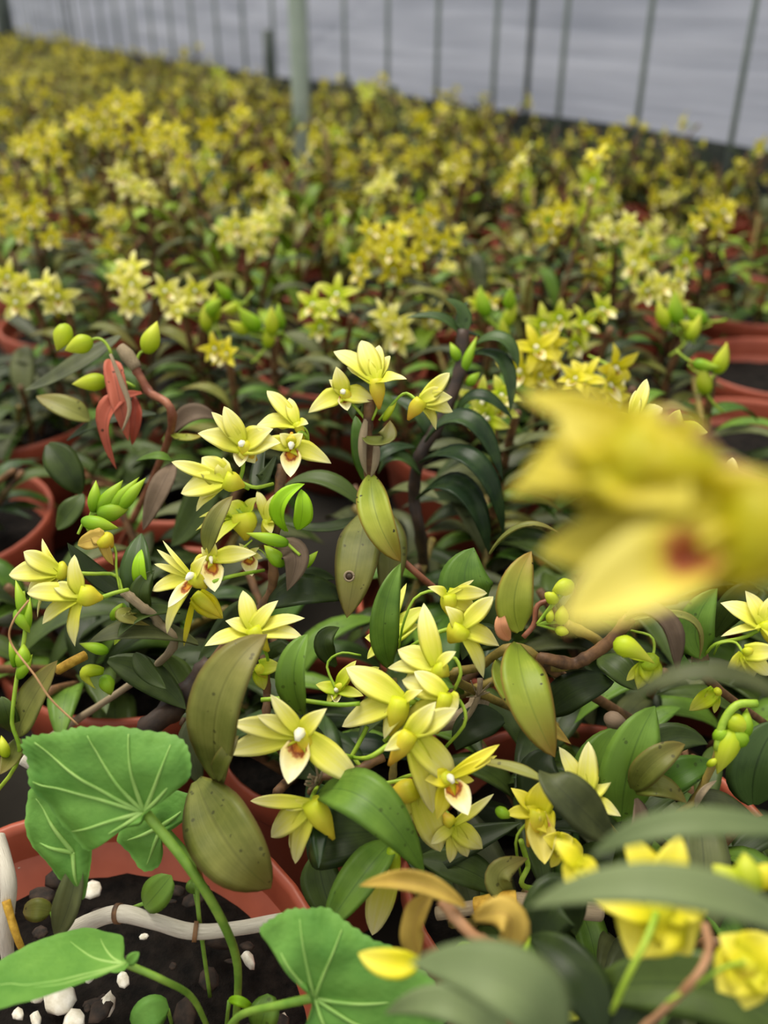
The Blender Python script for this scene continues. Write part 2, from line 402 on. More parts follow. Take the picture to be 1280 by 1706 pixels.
# galvanised post in front of the wall, and the two short dark posts behind the bed
pb = ptz(503, 250, 0.0); pb = V((-0.155, 1.82, 0))
post = thing('steel_post', 'pale galvanised steel post rising from the orchid bed, left of the middle', 'post', pb)
g = Geo(); tube(g, [V((0, 0, 0)), V((0.004, 0, 1.0)), V((0.008, 0, 2.0))], 0.0165, 16, 6); make('pole', g, M['steel'], post)
g = Geo(); tube(g, [V((0, 0, 0)), V((0, 0, 0.06))], 0.024, 16, 2); make('base_sleeve', g, M['steel_dark'], post)
for (u, off, h, r, lab) in ((wall_u(497), -0.1, 0.36, 0.02, 'short dark post behind the galvanised steel post'), (wall_u(52), -0.12, 0.50, 0.055, 'dark squat post at the far left corner of the wall')):
    b = wall_at(u, off); g = Geo(); tube(g, [b, b + V((0, 0, h * 0.5)), b + V((0, 0, h))], [r, r * 0.92, r * 0.85], 10, 4)
    tag(make('dark_post', g, M['steel_dark']), lab, 'post')

# ------------------------------------------------------------------ pots
RIM, SOIL = 0.125, 0.10
def lathe(geo, prof, n=40, mi=0):
    v = []; uv = []
    for i, (r, z) in enumerate(prof):
        for j in range(n):
            a = 2 * math.pi * j / n; v.append(V((r * math.cos(a), r * math.sin(a), z))); uv.append((j / n, i / len(prof)))
    f = [(i * n + j, i * n + (j + 1) % n, (i + 1) * n + (j + 1) % n, (i + 1) * n + j) for i in range(len(prof) - 1) for j in range(n)]
    f.append(tuple(range(n - 1, -1, -1)))
    geo.add(v, f, uv, mi)
def pot_meshes(R, tallsoil=0.0):
    g = Geo()
    lathe(g, [(R * 0.68, 0.003), (R * 0.7, 0.004), (R * 0.93, RIM - 0.020), (R * 0.985, RIM - 0.018), (R, RIM - 0.016), (R * 1.0, RIM - 0.003), (R * 0.99, RIM), (R * 0.965, RIM), (R * 0.95, RIM - 0.004),
              (R * 0.94, RIM - 0.02), (R * 0.90, RIM - 0.05), (R * 0.70, 0.012), (R * 0.1, 0.012)])
    gs = Geo(); v = []; uv = []; f = []; n = 36; rings = 12; rr = R * 0.925
    for i in range(rings + 1):
        for j in range(n):
            a = 2 * math.pi * j / n; r = rr * i / rings
            x, y = r * math.cos(a), r * math.sin(a)
            z = SOIL + 0.004 * noise.noise(V((x * 60, y * 60, R * 50))) + 0.003 * noise.noise(V((x * 190, y * 190, 3))) + 0.004 * (1 - (i / rings) ** 2)
            v.append(V((x, y, z))); uv.append((j / n, i / rings))
    for i in range(rings):
        for j in range(n): f.append((i * n + j, i * n + (j + 1) % n, (i + 1) * n + (j + 1) % n, (i + 1) * n + j))
    gs.add(v, f, uv)
    return g, gs
def new_pot(R):
    p, s = pot_meshes(R); o = make('plant_pot', p, M['pot']); make('soil', s, M['soil'], o); return o
pot_small = new_pot(0.088); pot_big = new_pot(0.108)
pot_small_used = False
MANUAL = [((-0.335, 0.57), 'terracotta-coloured pot with thick rim cut off by the left edge, mid-height'),
          ((-0.160, 0.652), 'terracotta-coloured pot whose front rim shows behind the green bud cluster, left'),
          ((-0.338, 0.385), 'terracotta-coloured pot low at the left edge beneath the left flower cluster'),
          ((0.085, 0.715), 'dark red pot behind the drooping dark-leaved orchid, centre'),
          ((0.07, 0.475), 'red pot hidden under the upright orchid in the middle'),
          ((0.25, 0.53), 'red pot hidden below the big blurred foreground flowers'),
          ((0.095, 0.27), 'red pot buried under the largest flower cluster'),
          ((0.292, 0.335), 'red pot showing between blurred grey leaves at the lower right'),
          ((-0.145, 0.445), 'red pot in shade under the left-centre flowers'),
          ((0.41, 0.885), 'empty red pot with wide rim at the right edge, upper of two'),
          ((0.325, 0.712), 'small open patch of red pot at the right, lower of two'),
          ((-0.03, 0.355), 'small red pot in deep shade between the two left-centre clumps'),
          ((-0.35, 0.765), 'red pot at the left edge behind the thick-rimmed pot')]
pots = []
pot_big.location = (-0.125, 0.195, 0); KIDS['plant_pot.001'][0].location.z = -.012; tag(pot_big, 'wide terracotta-coloured pot of dark soil at the lower left corner', 'plant pot')
pots.append((V((-0.125, 0.195)), 0.108))
for i, (xy, lab) in enumerate(MANUAL):
    o = pot_small if i == 0 else copy_tree(pot_small)
    o.location = (xy[0], xy[1], 0); o.rotation_euler.z = i * 1.3; tag(o, lab, 'plant pot'); pots.append((V(xy), 0.088))
    if xy[0] == -0.03: o.scale = (.66, .66, 1)
rnd = random.Random(7)
def project(p):
    d = V(p) - V((0, 0, CAMZ)); dep = d.y * 0.866 - d.z * 0.5
    if dep < 0.02: return (-9999, -9999, dep)
    return (640 + FPX * d.x / dep, 853 - FPX * (d.y * 0.5 + d.z * 0.866) / dep, dep)
def zone(x, y, sub=''):
    px, py, dep = project((x, y, 0.2))
    col = 'left' if px < 430 else ('middle' if px < 850 else 'right')
    return px, py, col
bedspots = []
for i in range(0, 22):
    for j in range(-12, 36):
        p = wall_at(j * 0.192 + (0.09 if i % 2 else 0), -(0.13 + i * 0.182)); p += V((rnd.uniform(-.006, .006), rnd.uniform(-.006, .006), 0))
        px, py, dep = project((p.x, p.y, 0.22))
        if dep < 0.4 or px < -160 or px > 1440 or py > 900: continue
        q = V((p.x, p.y))
        if any((q - a).length < r + 0.09 for a, r in pots): continue
        if (q - V((pb.x, pb.y))).length < 0.125: continue
        bedspots.append(p)
        pots.append((q, 0.088))
        o = copy_tree(pot_small); o.location = (p.x, p.y, 0); o.rotation_euler.z = rnd.uniform(0, 6)
        _, _, c = zone(p.x, p.y)
        band = 'far rows near the plastic wall' if p.y > 2.2 else ('middle rows' if p.y > 1.25 else 'nearer blurred rows')
        tag(o, 'red pot under foliage in the %s, %s side' % (band, c), 'plant pot', 'pots in the %s, %s' % (band, c))

# ------------------------------------------------------------------ prototype flowers, leaves and plants for the bed
HIDE = []
def vflower(seed, hi, pm, spread=1.0, whole=True):
    r = random.Random(seed); L = 0.019; f = V((0, 0, 1))
    tips = []
    for a, l, w_, z in ((90, 1.0, .36, .1), (18, .98, .42, .12), (162, .98, .42, .12), (-42, .95, .44, -.02), (222, .95, .44, -.02)):
        a = math.radians(a + r.uniform(-9, 9)); l *= L * r.uniform(.9, 1.08); z += 0.55 * (1 - spread) + r.uniform(-.12, .12)
        tips.append((V((math.cos(a) * l * spread, math.sin(a) * l * spread, z * l)), w_ * L))
    return flower3d(None, V((0, 0, 0)), V((0, 0, 0)), tips, f, lip=V((0, -0.55 * L, 0.42 * L)), mentum=V((0, -0.34 * L, -0.34 * L)),
                    ped=[V((0, 0.1 * L, -0.6 * L)), V((0, 0.15 * L, -1.2 * L))], pm=pm, whole=whole, hi=hi)
def vbud(seed, m='bud', hi=True):
    g = Geo(); tube(g, [V((0, 0, 0)), V((0, 0.002, 0.008)), V((0, 0.006, 0.016))], bud_r(0.0042), 8 if hi else 5, 8 if hi else 4)
    tube(g, [V((0, 0, 0.001)), V((0, 0.0, -0.006)), V((0, 0.002, -0.014))], 0.0008, 5, 4, mi=1)
    return make('flower_bud', g, [M[m], M['stem_green']])
def keep(o): HIDE.append(o); return o
FL_MID = [keep(vflower(s, True, p, sp)) for s, p, sp in ((1, 'petal', 1), (2, 'petal_y', .8), (3, 'petal', .6), (4, 'petal_g', .9))]
FL_FAR = [keep(vflower(s, False, p, sp)) for s, p, sp in ((5, 'petal_y', 1), (6, 'petal_y', .7), (7, 'petal', .9))]
BUDS = [keep(vbud(1)), keep(vbud(2, 'bud_g'))]
def vleaf(seed, m, ln=0.055, wd=0.017, droop=0.3):
    r = random.Random(seed); g = Geo(); l = ln * r.uniform(.85, 1.15)
    blade(g, [V((0, 0, 0)), V((0, l * 0.52, l * 0.10)), V((r.uniform(-.004, .004), l * .96, -l * droop * r.uniform(.3, 1.2)))], wd * r.uniform(.85, 1.15), V((0, 0, 1)), fold=0.3, wave=0.06, nu=9, nv=4)
    return keep(make('leaf', g, M[m]))
LV = {m: [vleaf(i * 7 + j, 'leaf_' + m) for i in range(3)] for j, m in enumerate(('dark', 'blue', 'grey', 'mid', 'olive', 'yellow', 'lime'))}
LV['strap'] = [vleaf(90 + i, 'leaf_blue', 0.075, 0.012, 0.5) for i in range(2)]
def orient(fwd, up=V((0, 0, 1))):
    """rotation taking local +Z to fwd and local +Y close to up"""
    z = fwd.normalized(); x = up.cross(z)
    if x.length < 1e-3: x = V((1, 0, 0))
    x.normalize(); y = z.cross(x)
    return Matrix((x, y, z)).transposed()
def orient_leaf(d, up=V((0, 0, 1))):
    y = d.normalized(); x = y.cross(up)
    if x.length < 1e-3: x = V((1, 0, 0))
    x.normalize(); z = x.cross(y); return Matrix((x, y, z)).transposed()
def put(src, parent, loc, rot, s):
    c = copy_tree(src, parent); c.location = loc; c.rotation_euler = rot.to_euler(); c.scale = (s, s, s); return c
def cane_path(r, h, lean, az):
    d = V((math.cos(az), math.sin(az), 0)); b = d * r.uniform(0.01, 0.045)
    return [b + V((0, 0, 0)), b + d * lean * h * 0.35 + V((0, 0, h * 0.45)), b + d * lean * h + V((r.uniform(-.01, .01), r.uniform(-.01, .01), h))]
def mid_plant(seed, h=0.12, ncane=9, nfl=4, leafset=('dark', 'olive', 'olive', 'mid', 'grey'), lean=0.8, clusters=4, bare=0.5):
    r = random.Random(seed); root = bpy.data.objects.new('orchid_plant', None); COL.objects.link(root); root.empty_display_size = .02
    for c in range(ncane):
        hh = h * r.uniform(.6, 1.15); az = c * 6.283 / ncane + r.uniform(-.5, .5); P = cane_path(r, hh, lean * r.uniform(.5, 1.3), az)
        g = Geo(); tube(g, [p + V((0, 0, -0.004 if i == 0 else 0)) for i, p in enumerate(P)], cane_r(0.0026, 6), 7, 18); make('cane', g, M[r.choice(('cane_brown', 'cane_olive', 'cane_brown'))], root)
        path = bez(P, 20); nl = r.randint(5, 7); a0 = r.uniform(0, 6.28)
        for k in range(nl):
            t = 0.14 + 0.82 * k / nl; p = path[int(t * 20)]
            a = a0 + (k % 2) * math.pi + r.uniform(-.5, .5); e = r.uniform(.0, .9)
            d = V((math.cos(a), math.sin(a), e)); put(r.choice(LV[r.choice(leafset)]), root, p, orient_leaf(d), r.uniform(.75, 1.2))
        if c < clusters:
            for k in range(nfl):
                t = r.choice((1.0, .97, .85, .9)); p = path[int(t * 20)]
                d = V((r.uniform(-1, 1), r.uniform(-1.2, .6), r.uniform(-.1, .9))).normalized()
                up = V((r.uniform(-.3, .3), r.uniform(-.3, .3), 1))
                if r.random() < .2: put(r.choice(BUDS), root, p + d * 0.014, orient(d), r.uniform(.8, 1.1))
                else: put(r.choice(FL_MID), root, p + d * 0.024, orient((d + V((0, -.3, 0))).normalized(), up), r.uniform(.8, 1.05))
    return keep(root)
def far_plant(seed, h=0.125, ncane=15, nfl=14, lm='leaf_far', lm2='leaf_dark'):
    r = random.Random(seed); root = bpy.data.objects.new('orchid_plant', None); COL.objects.link(root)
    gf = Geo(); ends = []
    for c in range(ncane):
        hh = h * r.uniform(.55, 1.2); az = c * 6.283 / ncane + r.uniform(-.5, .5); P = cane_path(r, hh, r.uniform(.25, .75), az)
        g = Geo()
        if c < 6: tube(g, P, 0.0024, 5, 6); make('cane', g, M['cane_brown'], root)
        else: tube(gf, P, 0.002, 4, 5, mi=2)
        path = bez(P, 20); ends.append(path)
        for k in range(10):
            p = path[int((0.12 + 0.88 * k / 10) * 20)]; a = r.uniform(0, 6.28); d = V((math.cos(a), math.sin(a), r.uniform(-.1, 1.1))).normalized(); l = r.uniform(.025, .05)
            blade(gf, [p, p + d * l * .5 + V((0, 0, l * .1)), p + d * l - V((0, 0, l * .25))], l * .36, V((0, 0, 1)) if abs(d.z) < .9 else V((1, 0, 0)), nu=4, nv=2, thick=.0003, mi=0 if r.random() < .62 else 1)
    make('foliage', gf, [M[lm], M[lm2], M['cane_brown']], root)
    for k in range(nfl):
        path = r.choice(ends); p = path[int(r.uniform(.7, 1) * 20)]; d = V((r.uniform(-1, 1), r.uniform(-1, .8), r.uniform(0, 1))).normalized()
        put(r.choice(FL_FAR), root, p + d * .022, orient(d), r.uniform(.8, 1.15))
    return keep(root)
MIDP = [mid_plant(11, nfl=4), mid_plant(12, nfl=5, leafset=('dark', 'olive', 'mid', 'lime')), mid_plant(13, nfl=5, clusters=5, leafset=('dark', 'grey', 'mid', 'olive')), mid_plant(14, nfl=6, clusters=3, leafset=('olive', 'yellow', 'dark', 'lime'))]
LOWP = [mid_plant(21, h=.078, ncane=9, clusters=0, lean=.9, leafset=('dark', 'blue', 'dark', 'mid')), mid_plant(22, h=.068, ncane=9, clusters=0, lean=1.0, leafset=('dark', 'grey', 'mid', 'dark'))]
FARP = [far_plant(31, nfl=13), far_plant(32, nfl=18), far_plant(33, nfl=9, lm2='leaf_olive'), far_plant(34, nfl=15), far_plant(35, h=.135, nfl=12, ncane=9)]

# ------------------------------------------------------------------ planting the bed
rnd = random.Random(21)
bedspots.sort(key=lambda p: p.y)
near = [p for p in bedspots if p.y < 1.3]
rows = {}
for p in near: rows.setdefault(int((p.y - 0.5) / 0.19), []).append(p)
rown = ['nearest', 'second', 'third', 'fourth', 'fifth', 'sixth', 'seventh']
for ri, (rk, ps) in enumerate(sorted(rows.items())):
    ps.sort(key=lambda p: p.x)
    for i, p in enumerate(ps):
        o = copy_tree(rnd.choice(MIDP)); o.location = (p.x, p.y, SOIL); o.rotation_euler.z = rnd.choice((0, .5, -.5, .9, -.9)); s = rnd.uniform(.8, 1.05); o.scale = (s, s, s * rnd.choice((.9, 1, 1.1, 1.35)))
        tag(o, 'soft-focus yellow-flowered orchid in the %s row behind the sharp plants, %s from left' % (rown[min(ri, 6)], names[min(i, 11)]), 'orchid', 'orchid plants of the middle distance')
for p in bedspots:
    if p.y < 1.3: continue
    o = copy_tree(rnd.choice(FARP)); o.location = (p.x, p.y, SOIL); o.rotation_euler.z = rnd.uniform(-1, 1); s = rnd.uniform(.8, 1.08); o.scale = (s, s, s * rnd.choice((.85, .95, 1, 1.1, 1.25) if p.y < 2.2 else (.9, 1, 1.05)))
    _, _, c = zone(p.x, p.y)
    band = 'in the last rows before the plastic wall' if p.y > 2.2 else 'in the rows half-way to the plastic wall'
    tag(o, 'blurred yellow-flowered orchid %s, %s side' % (band, c), 'orchid', 'far orchid plants %s, %s' % (band, c))
LOWS = [((-0.335, .57), 1.0, 'low leafy orchid in the thick-rimmed pot at the left edge'), ((-.16, .652), 1.0, 'low dark-leaved orchid in the pot behind the green bud cluster'),
        ((-.338, .385), 1., 'low leafy orchid at the left edge beneath the left flower cluster'), ((.07, .475), 1.15, 'dense dark undergrowth orchid below the upright cane, centre'),
        ((.25, .53), 1.15, 'dark-leaved low orchid behind the big blurred foreground flowers'), ((.095, .27), .9, 'dark-leaved low orchid filling the pot under the largest flower cluster'),
        ((.292, .335), 1.0, 'dark-leaved low orchid under the blurred grey leaves at lower right'), ((-.145, .445), 1.1, 'dark-leaved low orchid in shade below the left-centre flowers'),
        ((-.03, .355), 1.0, 'dark-leaved low orchid in shade behind the largest flower cluster'), ((.17, .40), 1.05, 'dark-leaved low orchid beneath the yellow-green leaves, right of centre'),
        ((.085, .715), 1.0, 'low orchid in the dark red pot behind the drooping dark leaves'), ((-.35, .765), 1.0, 'low orchid in the left-edge pot behind the thick-rimmed one'), ((.16, .25), .8, 'low dark-leaved orchid at the bottom under the wilted flowers')]
for i, (xy, s, lab) in enumerate(LOWS):
    o = copy_tree(LOWP[i % 2]); o.location = (xy[0], xy[1], SOIL); o.rotation_euler.z = i * 1.1; o.scale = (s, s, s); tag(o, lab, 'orchid')

# ------------------------------------------------------------------ hero plants, modelled one by one
FAN = {}
class Plant:
    def __init__(s, base, label, cat='orchid', name='orchid_plant'):
        s.b = V(base); s.o = thing(name, label, cat, s.b)
    def leaf(s, pts, w, m='dark', n=(0, .3, 1), fold=.28, wave=.05, name='leaf', prof=prof_leaf, nu=14, twist=0.0, label=None):
        """pts: (px, py, depth) base .. tip"""
        P = [pt(*p) for p in pts]; dm = sum(p[2] for p in pts) / len(pts)
        g = Geo(); blade(g, P, w * dm / FPX, cv(*n), prof, fold=fold, thick=0.0009, nu=nu, nv=6, wave=wave, twist=twist)
        o = make(name, g, M['leaf_' + m] if 'leaf_' + m in M else M[m], s.o, s.b)
        if label: o['label'] = label
        return o
    def cane(s, pts, w, m='cane_brown', nodes=5, name='cane', down=True, seg=None):
        P = [pt(*p) for p in pts]; dm = sum(p[2] for p in pts) / len(pts)
        if down: P.append(s.b + V((0, 0, -0.003)))
        g = Geo(); tube(g, P, cane_r(w * dm / FPX / 2, nodes) if nodes else w * dm / FPX / 2, 10, seg or 6 * len(P))
        return make(name, g, M[m], s.o, s.b)
    def bud(s, a, b, w, d, m='bud', ped=None, mid=None):
        g = Geo(); P = [pt(*a, d), pt(*(mid or ((a[0] + b[0]) / 2, (a[1] + b[1]) / 2)), d - .003), pt(*b, d)]
        tube(g, P, bud_r(w * d / FPX / 2), 10, 12)
        if ped: tube(g, [P[0]] + [pt(*q, d) if len(q) == 2 else pt(*q) for q in ped], 2.6 * d / FPX, 6, 8, mi=1)
        return make('flower_bud', g, [M[m], M['stem_green']], s.o, s.b)
    def flower(s, c, d, tips, face, lip=None, ment=None, ped=None, pm='petal', mm='mentum', lipw=.6, w=None, k=0.0, mr=.26, lm='lip'):
        f = V(face).normalized()
        def P3(q, zz=None):
            dx, dy = q[0] - c[0], -(q[1] - c[1]); ln = math.hypot(dx, dy)
            z = zz if zz is not None else max(-.6 * ln, min(.6 * ln, -(f.x * dx + f.y * dy) / max(abs(f.z), .35) * (1 if f.z > 0 else -1)))
            return pt(q[0], q[1], d - z * d / FPX)
        C = pt(c[0], c[1], d); T = []
        for i, q in enumerate(tips):
            ln = math.hypot(q[0] - c[0], q[1] - c[1]); wd = q[2] * 1.12 if len(q) > 2 else (w or .45 * ln)
            tp = P3(q); tp += CB * ((((i * 37) % 10) / 10 - .5) * .16 * ln * d / FPX)
            T.append((tp, wd * d / FPX, k))
        L = sorted(math.hypot(q[0] - c[0], q[1] - c[1]) for q in tips)[len(tips) // 2] * d / FPX
        lp = None
        if lip: ln = math.hypot(lip[0] - c[0], lip[1] - c[1]); lp = pt(lip[0], lip[1], d - .45 * ln * d / FPX)
        mp = pt(ment[0], ment[1], d + .002) if ment else None
        pd = [pt(*q) if len(q) == 3 else pt(q[0], q[1], d + .003) for q in ped] if ped else None
        return flower3d(s.o, s.b, C, T, f, lip=lp, mentum=mp, ped=pd, pm=pm, mm=mm, lipw=lipw, L=L, cdir=CB, mr=mr, lm=lm)
def soilpt(px, py): return ptz(px, py, SOIL)

# A: the upright cane in the middle with three flowers on top
A = Plant(V((0.01, .43, SOIL)), 'upright orchid cane with three yellow flowers at its tip, tallest in the middle')
A.cane([(618, 665, .40), (612, 720, .405), (616, 790, .41), (628, 880, .43), (640, 960, .45)], 17, 'cane_brown', 9)
A.leaf([(612, 690, .402), (604, 745, .399), (612, 792, .405)], 15, 'sheath', fold=-.5, name='leaf_sheath')
A.leaf([(626, 730, .402), (628, 765, .399), (617, 798, .405)], 14, 'sheath', fold=-.5, name='leaf_sheath', n=(.4, .3, 1))
A.flower((572, 655), .40, [(560, 610, 30), (514, 688, 36), (628, 668, 36), (548, 632, 20)], (-.1, -.25, 1), lip=(579, 684), ment=(590, 672), ped=[(602, 690), (612, 706, .402)], mm='mentum_o', lipw=.75)
A.flower((628, 634), .395, [(602, 566, 34), (556, 586, 34), (578, 612, 36), (650, 592, 24), (678, 632, 30), (632, 575, 26)], (-.25, .6, .5), ment=(632, 682), ped=[(634, 660), (620, 700, .402)], mm='mentum_o', mr=.34)
A.flower((700, 668), .395, [(750, 620, 24), (754, 662, 30), (755, 686, 28), (727, 716, 22), (738, 648, 22), (716, 700, 24)], (.85, .1, .45), ment=(680, 700), ped=[(676, 655), (655, 672), (632, 700, .402)], mm='mentum_o', mr=.36)
A.bud((640, 700), (664, 660), 12, .402, 'bud')
A.leaf([(606, 728, .40), (640, 735, .39), (650, 700, .395)], 40, 'olive', n=(0, .8, .6), name='leaf')
A.leaf([(600, 690, .41), (585, 670, .41), (588, 700, .40)], 40, 'dark', n=(.4, .2, 1))
A.leaf([(618, 792, .405), (630, 866, .388), (668, 936, .39)], 56, 'yellow', n=(-.1, .1, 1), fold=.5, label='yellow-green leaf with brown edge and tip hanging along the cane')
A.leaf([(612, 848, .42), (596, 930, .395), (578, 1030, .39)], 76, 'olive', n=(-.2, .1, 1), fold=.12, label='spotted yellow-green leaf with a small hole')
A.leaf([(640, 850, .43), (650, 920, .415), (640, 1010, .41)], 56, 'olive', n=(.3, .1, 1))
A.leaf([(606, 800, .42), (600, 740, .415), (592, 692, .42)], 30, 'mid', n=(-.3, .2, 1))
A.leaf([(610, 850, .43), (540, 800, .43), (470, 812, .44)], 38, 'dark', n=(0, .8, .7))
A.leaf([(600, 860, .43), (545, 880, .43), (470, 870, .44)], 26, 'dark', n=(0, .8, .7))
g = Geo()   # hole in the spotted leaf: ring and dark pit
hc = pt(582, 960, .3865)
tube(g, [hc + (CX * math.cos(a) + CU * math.sin(a)) * .0020 for a in [i * math.pi / 6 for i in range(13)]], .0005, 6, 24)
make('leaf_hole_rim', g, M['sheath'], A.o, A.b)
g = Geo(); tube(g, [hc - CB * .0006, hc, hc + CB * .0002], .0018, 12, 4); make('leaf_hole', g, M['cane_dark'], A.o, A.b)

# B: left-centre clusters
B = Plant(V((-.11, .36, SOIL)), 'orchid with a crowd of seven yellow flowers on leaning canes, left of centre')
B.cane([(470, 775, .40), (462, 850, .395), (455, 920, .395), (445, 1000, .40), (350, 1110, .41)], 17, 'cane_brown', 9)
B.cane([(355, 1105, .41), (300, 1170, .405), (245, 1225, .40)], 40, 'cane_dark', 6)
B.flower((405, 742), .385, [(372, 676, 30), (330, 722, 44), (352, 686, 22), (455, 714, 44), (468, 738, 50), (425, 772, 34)], (-.15, -.2, 1), lip=(399, 778), ment=(428, 768), ped=[(405, 780), (400, 805), (415, 815, .39)], mm='mentum_o', lipw=.7)
B.flower((486, 742), .385, [(552, 772, 34), (424, 738, 30), (505, 722, 26), (466, 722, 26)], (0, -.35, 1), lip=(484, 795), ment=(486, 720), ped=[(500, 720), (512, 730, .39), (505, 745, .40)], mm='mentum_o', lipw=.62)
B.flower((495, 706), .39, [(444, 650, 24), (482, 663, 20), (428, 708, 34), (460, 712, 30), (514, 706, 22)], (-.4, .45, .6), ment=(508, 735), ped=[(512, 720), (512, 745, .395)])
B.flower((378, 800), .38, [(284, 769, 22), (302, 822, 38), (336, 762, 50), (326, 852, 24), (335, 832, 30), (372, 762, 40)], (-.85, -.05, .45), ment=(408, 810), ped=[(400, 803), (425, 812), (455, 806, .39)], pm='petal', mr=.36)
B.flower((406, 858), .385, [(325, 884, 18), (332, 862, 14), (428, 828, 30), (376, 838, 36), (360, 905, 30)], (-.3, .5, .5), ment=(410, 900), ped=[(392, 850), (370, 880), (360, 900, .39)], pm='petal_g', mr=.5)
B.flower((445, 868), .388, [(428, 818, 18), (462, 822, 20), (474, 866, 22), (452, 890, 20)], (0, .8, .5), ment=(440, 900), ped=[(445, 900), (455, 915, .395)], pm='petal')
B.flower((352, 930), .375, [(355, 898, 22), (428, 922, 28), (316, 952, 30), (335, 912, 20)], (.1, -.3, 1), lip=(358, 986), ment=(372, 935), ped=[(385, 925), (420, 900, .385)], lipw=.66)
B.flower((322, 962), .37, [(252, 985, 26), (262, 915, 12), (278, 1056, 24), (256, 940, 12), (272, 900, 8), (345, 925, 26)], (-.45, -.1, .7), lip=(280, 1012), ment=(345, 980), ped=[(345, 972), (385, 960), (440, 950, .39)], pm='petal', lipw=.4)
B.flower((325, 990), .378, [(305, 1078, 10), (372, 1030, 40), (345, 1022, 26)], (.2, -.6, .5), ment=(370, 1030), pm='petal_y')
B.flower((414, 925), .39, [(398, 905, 14), (438, 930, 16), (432, 912, 12)], (.1, -.4, 1), lip=(420, 960), ment=(410, 915), ped=[(430, 915), (445, 930, .392)], lipw=.75)
B.leaf([(478, 885, .388), (470, 840, .378), (508, 806, .38)], 34, 'bright', n=(-.5, .2, 1), fold=.6, name='bract')
B.leaf([(498, 882, .386), (504, 850, .378), (502, 815, .38)], 34, 'bright', n=(.4, 0, 1), fold=.4, name='bract')
B.bud((478, 905), (410, 888), 22, .378, 'bud_g', ped=[(500, 925)])
B.bud((470, 940), (440, 908), 26, .384, 'bud_g')
B.leaf([(345, 922, .375), (358, 870, .368), (388, 826, .375)], 34, 'olive', n=(-.2, .1, 1), fold=.35)
B.leaf([(455, 920, .385), (492, 925, .378), (478, 985, .38)], 46, 'brown', n=(.3, .2, 1), label='dull brown-green leaf')
B.leaf([(440, 1012, .40), (510, 985, .385), (590, 1000, .41)], 58, 'dark', n=(0, .6, .9))
B.leaf([(440, 1010, .41), (500, 965, .41), (560, 965, .42)], 40, 'dark', n=(0, .6, .9))
B.bud((505, 945), (530, 918), 16, .39, 'bud_g', ped=[(495, 970)])
B.leaf([(460, 760, .40), (430, 800, .40), (450, 690, .42)], 30, 'dark', n=(-.4, .2, 1))
B.leaf([(330, 1072, .40), (240, 1048, .38), (146, 1072, .37)], 52, 'grey', n=(0, .75, .75), fold=.15)
B.leaf([(300, 1020, .395), (240, 1022, .38), (196, 1062, .37)], 34, 'dark', n=(0, .75, .75))
B.leaf([(225, 1088, .39), (245, 1118, .385), (277, 1148, .38)], 32, 'dark', n=(0, .4, 1))
B.leaf([(180, 1100, .40), (250, 1130, .40), (310, 1182, .395)], 56, 'dark', n=(0, .6, .9))
B.leaf([(270, 1090, .41), (300, 1140, .41), (330, 1200, .40)], 56, 'dark', n=(0, .6, .9))
B.leaf([(418, 1000, .41), (385, 1050, .42), (330, 1100, .42)], 60, 'dark', n=(0, .6, .9))

# C: star-shaped flower on its own cane, between
Cc = Plant(V((-.045, .345, SOIL)), 'orchid with a single star-shaped yellow flower above the tall olive leaf')
Cc.cane([(440, 1095, .375), (445, 1150, .385), (450, 1220, .39)], 14, 'cane_brown', 5)
Cc.flower((420, 1050), .365, [(404, 984, 28), (464, 1000, 30), (508, 1030, 24), (340, 1077, 26), (376, 1034, 30), (505, 1062, 30), (478, 1042, 22)], (.05, .35, .9), ment=(448, 1085), ped=[(440, 1080), (448, 1110, .375)], pm='petal', mr=.34)
Cc.flower((430, 1112), .372, [(348, 1110, 14), (380, 1124, 14), (470, 1110, 30), (440, 1150, 26)], (0, -.3, .7), ment=(445, 1130), pm='petal_g')

# D: olive leaves
D = Plant(V((-.085, .275, SOIL)), 'two broad olive leaves on a short stem above the wide pot, one upright, one hanging')
D.leaf([(366, 1306, .345), (366, 1160, .325), (446, 1056, .335)], 98, 'olive', n=(-.35, .1, 1), fold=.22, wave=.03)
D.leaf([(362, 1300, .342), (372, 1265, .33), (398, 1225, .335)], 30, 'olive', n=(-.2, .1, 1))
D.leaf([(328, 1300, .35), (380, 1405, .325), (452, 1480, .33)], 118, 'olive', n=(.1, .1, 1), fold=.15, wave=.03)
D.leaf([(335, 1305, .36), (318, 1240, .36), (336, 1180, .365)], 46, 'grey', n=(-.2, .2, 1))
D.cane([(345, 1305, .35), (325, 1360, .355), (318, 1400, .365)], 20, 'cane_olive', 3)

# E: left cluster
E = Plant(V((-.20, .36, SOIL)), 'orchid with two side-on pale yellow flowers at the left edge, thin green flower stalks')
E.cane([(205, 985, .375), (235, 1010, .378), (262, 1035, .385), (270, 1100, .40)], 15, 'sheath', 5)
E.flower((100, 952), .375, [(12, 958, 34), (40, 919, 30), (70, 897, 14), (45, 984, 30), (64, 1028, 10), (92, 975, 20)], (-.8, .1, .45), ment=(116, 950), ped=[(150, 956), (192, 958), (204, 986, .375)], mr=.36, pm='petal')
E.flower((135, 992), .365, [(42, 988, 32), (125, 924, 30), (70, 1040, 30), (123, 1078, 28), (90, 974, 24)], (-.6, 0, .7), ment=(172, 996), ped=[(165, 996), (190, 988), (214, 982, .372)], mr=.34, pm='petal')
E.flower((172, 896), .372, [(128, 908, 34), (190, 942, 24), (150, 890, 30)], (-.5, -.4, .5), ment=(188, 912), ped=[(192, 915), (194, 950), (200, 985, .375)], pm='leaf_wilt', mm='mentum_o', mr=.5)
E.bud((140, 868), (198, 880), 26, .385, 'bud_g', ped=[(130, 890)])
